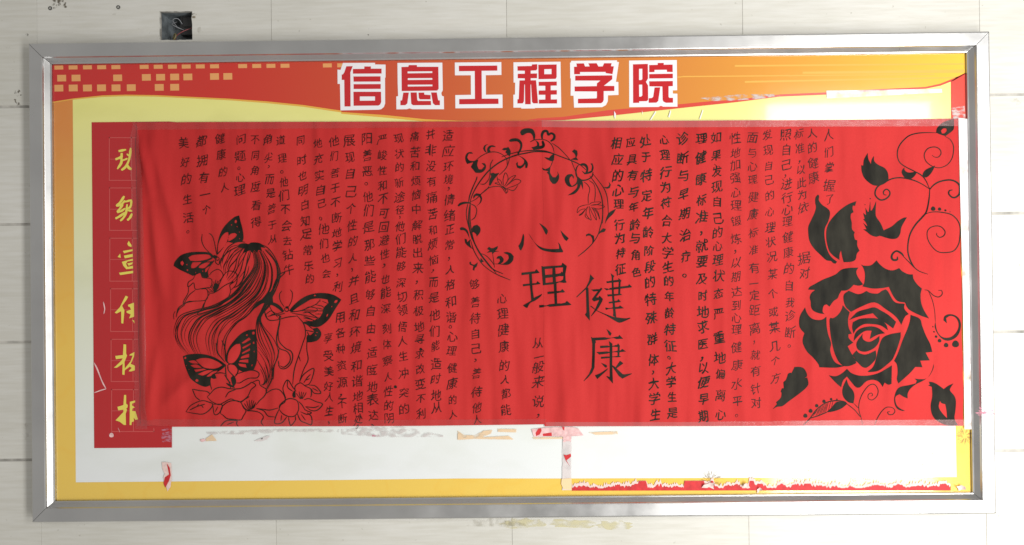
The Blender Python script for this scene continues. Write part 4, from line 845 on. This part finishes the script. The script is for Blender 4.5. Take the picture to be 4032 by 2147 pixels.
strip_on('clear_tape', [(520, 482), (1300, 478), (2133, 475), (2133, 500), (1300, 506), (540, 512)], 'dull strip of clear tape along the top edge of the red paper, left half', 'tape_dim', group=tg)
strip_on('clear_tape', [(2150, 1662), (2700, 1662), (3300, 1655), (3796, 1652), (3797, 1677), (3300, 1679), (2150, 1681)], 'pinkish strip of clear tape along the bottom edge of the red paper, right half', 'tape', group=tg)
strip_on('clear_tape', [(540, 1650), (1300, 1655), (2150, 1650), (2150, 1672), (1300, 1681), (540, 1676)], 'dull strip of clear tape along the bottom edge of the red paper, left half', 'tape_dim', group=tg)
strip_on('clear_tape', [(512, 560), (516, 700), (522, 760), (524, 1000), (528, 1200), (530, 1400), (534, 1690), (582, 1690), (578, 1200), (566, 700), (545, 500), (525, 490)], 'creased vertical strip of clear tape down the left end of the red paper', 'tape_dim', group=tg, over=.0012)
strip_on('clear_tape', [(3772, 466), (3812, 470), (3826, 1000), (3834, 1690), (3796, 1690), (3790, 1200), (3780, 800)], 'cloudy white vertical strip of tape down the right end of the red paper', 'tape_white', group=tg, d=PB + .0022)
# older tape and glue left on the poster
d1 = L0 + dl * 9
strip_on('old_tape', rag(2214, 1682, 2250, 1930, 1.6, 40, 2), 'grey vertical strip of old tape below the middle of the red paper', 'tape_grey', d=d1)
strip_on('old_tape', pts('C 972,612 1750,600 1755,625 975,665'), 'white strip of old tape across the yellow header at the right', 'tape_white', d=d1)
strip_on('old_tape', pts('C 120,662 380,638 650,635 660,648 520,668 300,682 200,682'), 'smeared whitish old tape over the orange header', 'glue', d=d1)
strip_on('old_tape', pts('C 1815,730 1905,715 1912,800 1830,802'), 'wrinkled bit of white tape on the red block at the right edge', 'glue', d=d1)
strip_on('glue_smear', pts('b 0,590 200,575 400,570 690,630 690,643 280,645 200,640 0,625'), 'grey smear of glue under the left part of the red paper', 'glue', cat='glue', d=d1)
strip_on('glue_smear', pts('a 1390,610 1600,600 1900,590 2290,588 2290,612 1900,608 1750,625 1400,625'), 'pale grey smear of glue left of the middle below the red paper', 'glue', cat='glue', d=d1)
strip_on('glue_smear', pts('b 785,600 830,630 900,632 960,600 1020,596 1010,620 950,645 1130,635 1165,660 1000,658 900,655 785,662'), 'tan streak of glue shaped like a bent twig below the red paper', 'tan_glue', cat='glue', d=d1)
strip_on('glue_smear', pts('b 1055,588 1185,590 1180,612 1057,608'), 'short tan streak of glue right of the twig shaped one', 'tan_glue', cat='glue', d=d1)
strip_on('paper_scrap', pts('b 1283,590 1380,578 1560,575 1600,585 1637,632 1520,640 1400,637 1300,640'), 'pinkish scrap of torn red paper under tape, below the middle of the red paper', 'pink', cat='paper scrap', d=d1 + .0003)
strip_on('glue_smear', pts('b 1290,645 1505,642 1505,655 1300,658'), 'thin tan streak of glue under the pinkish scrap', 'tan_glue', cat='glue', d=d1)
strip_on('glue_smear', pts('b 1670,612 1865,604 1868,625 1720,628'), 'greyish tan streak of glue right of the pinkish scrap', 'tan_glue', cat='glue', d=d1)
for i, (s, lab) in enumerate((('b 1330,585 1350,583 1352,600 1340,625 1315,636 1312,615', 'ragged crimson fleck on the left of the pinkish scrap'), ('b 1360,620 1420,612 1422,636 1362,636', 'square crimson fleck on the bottom of the pinkish scrap'),
        ('b 1500,760 1520,765 1550,755 1552,775 1520,800 1545,842 1515,800', 'crimson forked scrap stuck on the vertical grey tape'), ('b 1490,572 1508,572 1505,600 1495,590', 'tiny crimson scrap at the top of the vertical grey tape'),
        ('b 1345,655 1380,650 1382,672 1350,675', 'pale red fleck'), )[:4]):
    strip_on('paper_scrap', pts(s), lab, 'scrap', cat='paper scrap', d=d1 + .0006)
strip_on('paper_scrap', rag(2217, 1716, 2250, 1740, 3, 20, 5), 'pink scrap stuck on the vertical grey tape near its top', 'pink', cat='paper scrap', d=d1 + .0006)
strip_on('paper_scrap', pts('b 1488,925 1555,920 1556,1000 1500,995 1485,960'), 'peeled yellow corner at the foot of the vertical grey tape', 'peel', cat='paper scrap', d=d1 + .0006)
strip_on('paper_scrap', pts('a 1090,812 1120,812 1155,820 1158,920 1150,980 1130,1010 1115,960 1100,920 1110,890 1095,860'), 'white torn bit of paper low on the left of the board', 'torn', cat='paper scrap', d=d1)
strip_on('paper_scrap', pts('a 1125,820 1145,850 1152,900 1140,940 1115,985 1103,955 1112,915 1140,895'), 'crimson torn fleck on the white torn bit low on the left', 'scrap', cat='paper scrap', d=d1 + .0004)
strip_on('paper_scrap', rag(637, 1690, 677, 1740, 3, 30, 8), 'crumpled white scrap at the bottom right corner of the dark red panel', 'smear', cat='paper scrap', d=d1)
strip_on('paper_scrap', pts('a 1350,658 1380,655 1388,668 1365,676 1350,670'), 'small pink fleck on the white ground at the lower left', 'pink', cat='paper scrap', d=d1)
strip_on('glue_smear', pts('a 1385,655 1430,625 1450,650 1462,668 1390,672'), 'tan glue spot beside the small pink fleck', 'tan_glue', cat='glue', d=d1)
strip_on('paper_scrap', pts('a 1712,670 1760,650 1800,635 1825,635 1800,660 1760,672'), 'grey leaf shaped torn scrap on the white ground at the lower left', 'tape_grey', cat='paper scrap', d=d1)
strip_on('paper_scrap', pts('a 1758,655 1775,648 1770,658'), 'black speck on the leaf shaped scrap', 'black', cat='paper scrap', d=d1 + .0004)
strip_on('paper_scrap', pts('b 205,628 255,628 258,642 210,640'), 'mauve fleck on the grey glue smear', 'smear', cat='paper scrap', d=d1 + .0004)
# scratches on the dark red panel
mb = MB()
for (s, wd) in (('r 82,405 115,470 150,560 175,620 212,688', 15), ('r 215,690 160,705 85,732', 12), ('q 218,1008 230,1060 236,1110 224,1165', 12), ('r 342,1108 362,1160', 6)):
    v2, f = strip(smooth_open(pts(s)), wd / 3, (.3, .3)); X, Z = PW(v2[:, 0], v2[:, 1], d1); v = np.stack([X, np.full(len(X), -d1), Z], 1); mb.add(v, face_cam(v, f))
v2, f = fill([disc((439, 1714), 9)]); X, Z = PW(v2[:, 0], v2[:, 1], d1); v = np.stack([X, np.full(len(X), -d1), Z], 1); mb.add(v, face_cam(v, f))
obj('scratch', mb.v, mb.f, M['pink'], board, label='pale pink scratches on the dark red panel')
# the torn red strip along the bottom right of the poster
r_ = random.Random(21); xs_ = np.arange(2252, 3745, 4.0)
def yb(x): return np.interp(x, [2252, 3000, 3745], [1933, 1932, 1932])
jag = np.array([r_.gauss(0, 1) for _ in xs_]); jag2 = np.convolve(jag, np.ones(9) / 9, 'same') * 14
top_red = yb(xs_) - 18 + np.clip(jag2 + jag * 3.2, -9, 9)
for (a, b) in ((2515, 2545), (2695, 2775), (2798, 2812), (2948, 2972)):
    m_ = (xs_ > a) & (xs_ < b); top_red[m_] = yb(xs_[m_]) - 38
top_pk = top_red - np.clip(7 + 15 * np.array([r_.random() ** 1.8 for _ in xs_]), 0, 24); top_pk = np.minimum(top_pk, top_red - 2)
for (a, b) in ((2515, 2545), (2695, 2775)):
    m_ = (xs_ > a) & (xs_ < b); top_pk[m_] = top_red[m_] - .5
strip_on('paper_scrap', np.vstack([np.stack([xs_, top_pk], 1), np.stack([xs_[::-1], yb(xs_[::-1]) - 1], 1)]), 'long pale torn fringe of paper along the bottom right of the poster', 'torn', cat='paper scrap', d=d1, cell=None)
strip_on('paper_scrap', np.vstack([np.stack([xs_, top_red], 1), np.stack([xs_[::-1], yb(xs_[::-1])], 1)]), 'long ragged red strip of torn paper along the bottom right of the poster', 'scrap', cat='paper scrap', d=d1 + .0005, cell=None)
for i, (x, y, s, lab) in enumerate(((2790, 1912, 17, 'white curled flap on the ragged red strip, near its middle'), (2938, 1914, 12, 'pale curled flap on the ragged red strip beside a red square'), (2985, 1930, 10, 'white curled flap at the lower edge of the ragged red strip'), (3775, 1920, 14, 'pale curled flap at the right end of the ragged red strip'))):
    L = blob(x, y, s * 1.1, s * .9, 9, seed=40 + i, jag=.65, rot=i); v2, f = fill([L], 5); X, Z = PW(v2[:, 0], v2[:, 1], d1); rr = np.hypot(v2[:, 0] - x, v2[:, 1] - y) / s
    v = np.stack([X, -(d1 + .0012 + .004 * rr**2 * (v2[:, 1] < y + 4)), Z], 1); obj('paper_scrap', v, face_cam(v, f), M['torn'], None, label=lab, cat='paper scrap', smooth=True)
# slivers of clear tape above the paper, their glints painted as opaque white
mb_l = (('B 1842,750 1855,770 1850,806 1843,790', 'white painted glint on a small curled sliver of tape above the red paper, leftmost of the row'), ('B 2030,745 2036,765 2033,775', 'white painted glint on a tiny sliver of tape above the red paper, second of the row'), ('B 2122,750 2126,758 2092,812 2085,810', 'white painted glint on a slanting sliver of tape above the red paper, third of the row'), ('B 2222,746 2228,750 2216,795 2208,790', 'white painted glint on a slanting sliver of tape above the red paper, fourth of the row'), ('C 135,742 140,745 120,806 113,804', 'white painted glint on a slanting sliver of tape above the red paper, rightmost of the row'))
for s, lab in mb_l: strip_on('tape_glint', pts(s), lab, 'white', d=d1 + .001, group='painted glints on slivers of tape above the red paper')
x, z = PW(3885, 1625, .0353); 
v2, f = fill([blob(3880, 1625, 33, 20, 24, rot=.15, jag=.4, seed=77)]); X, Z = PW(v2[:, 0], v2[:, 1], .0356); v = np.stack([X, np.full(len(X), -.0356), Z], 1)
obj('smear', v, face_cam(v, f), M['smear'], board, label='pink smear on the right frame rail')
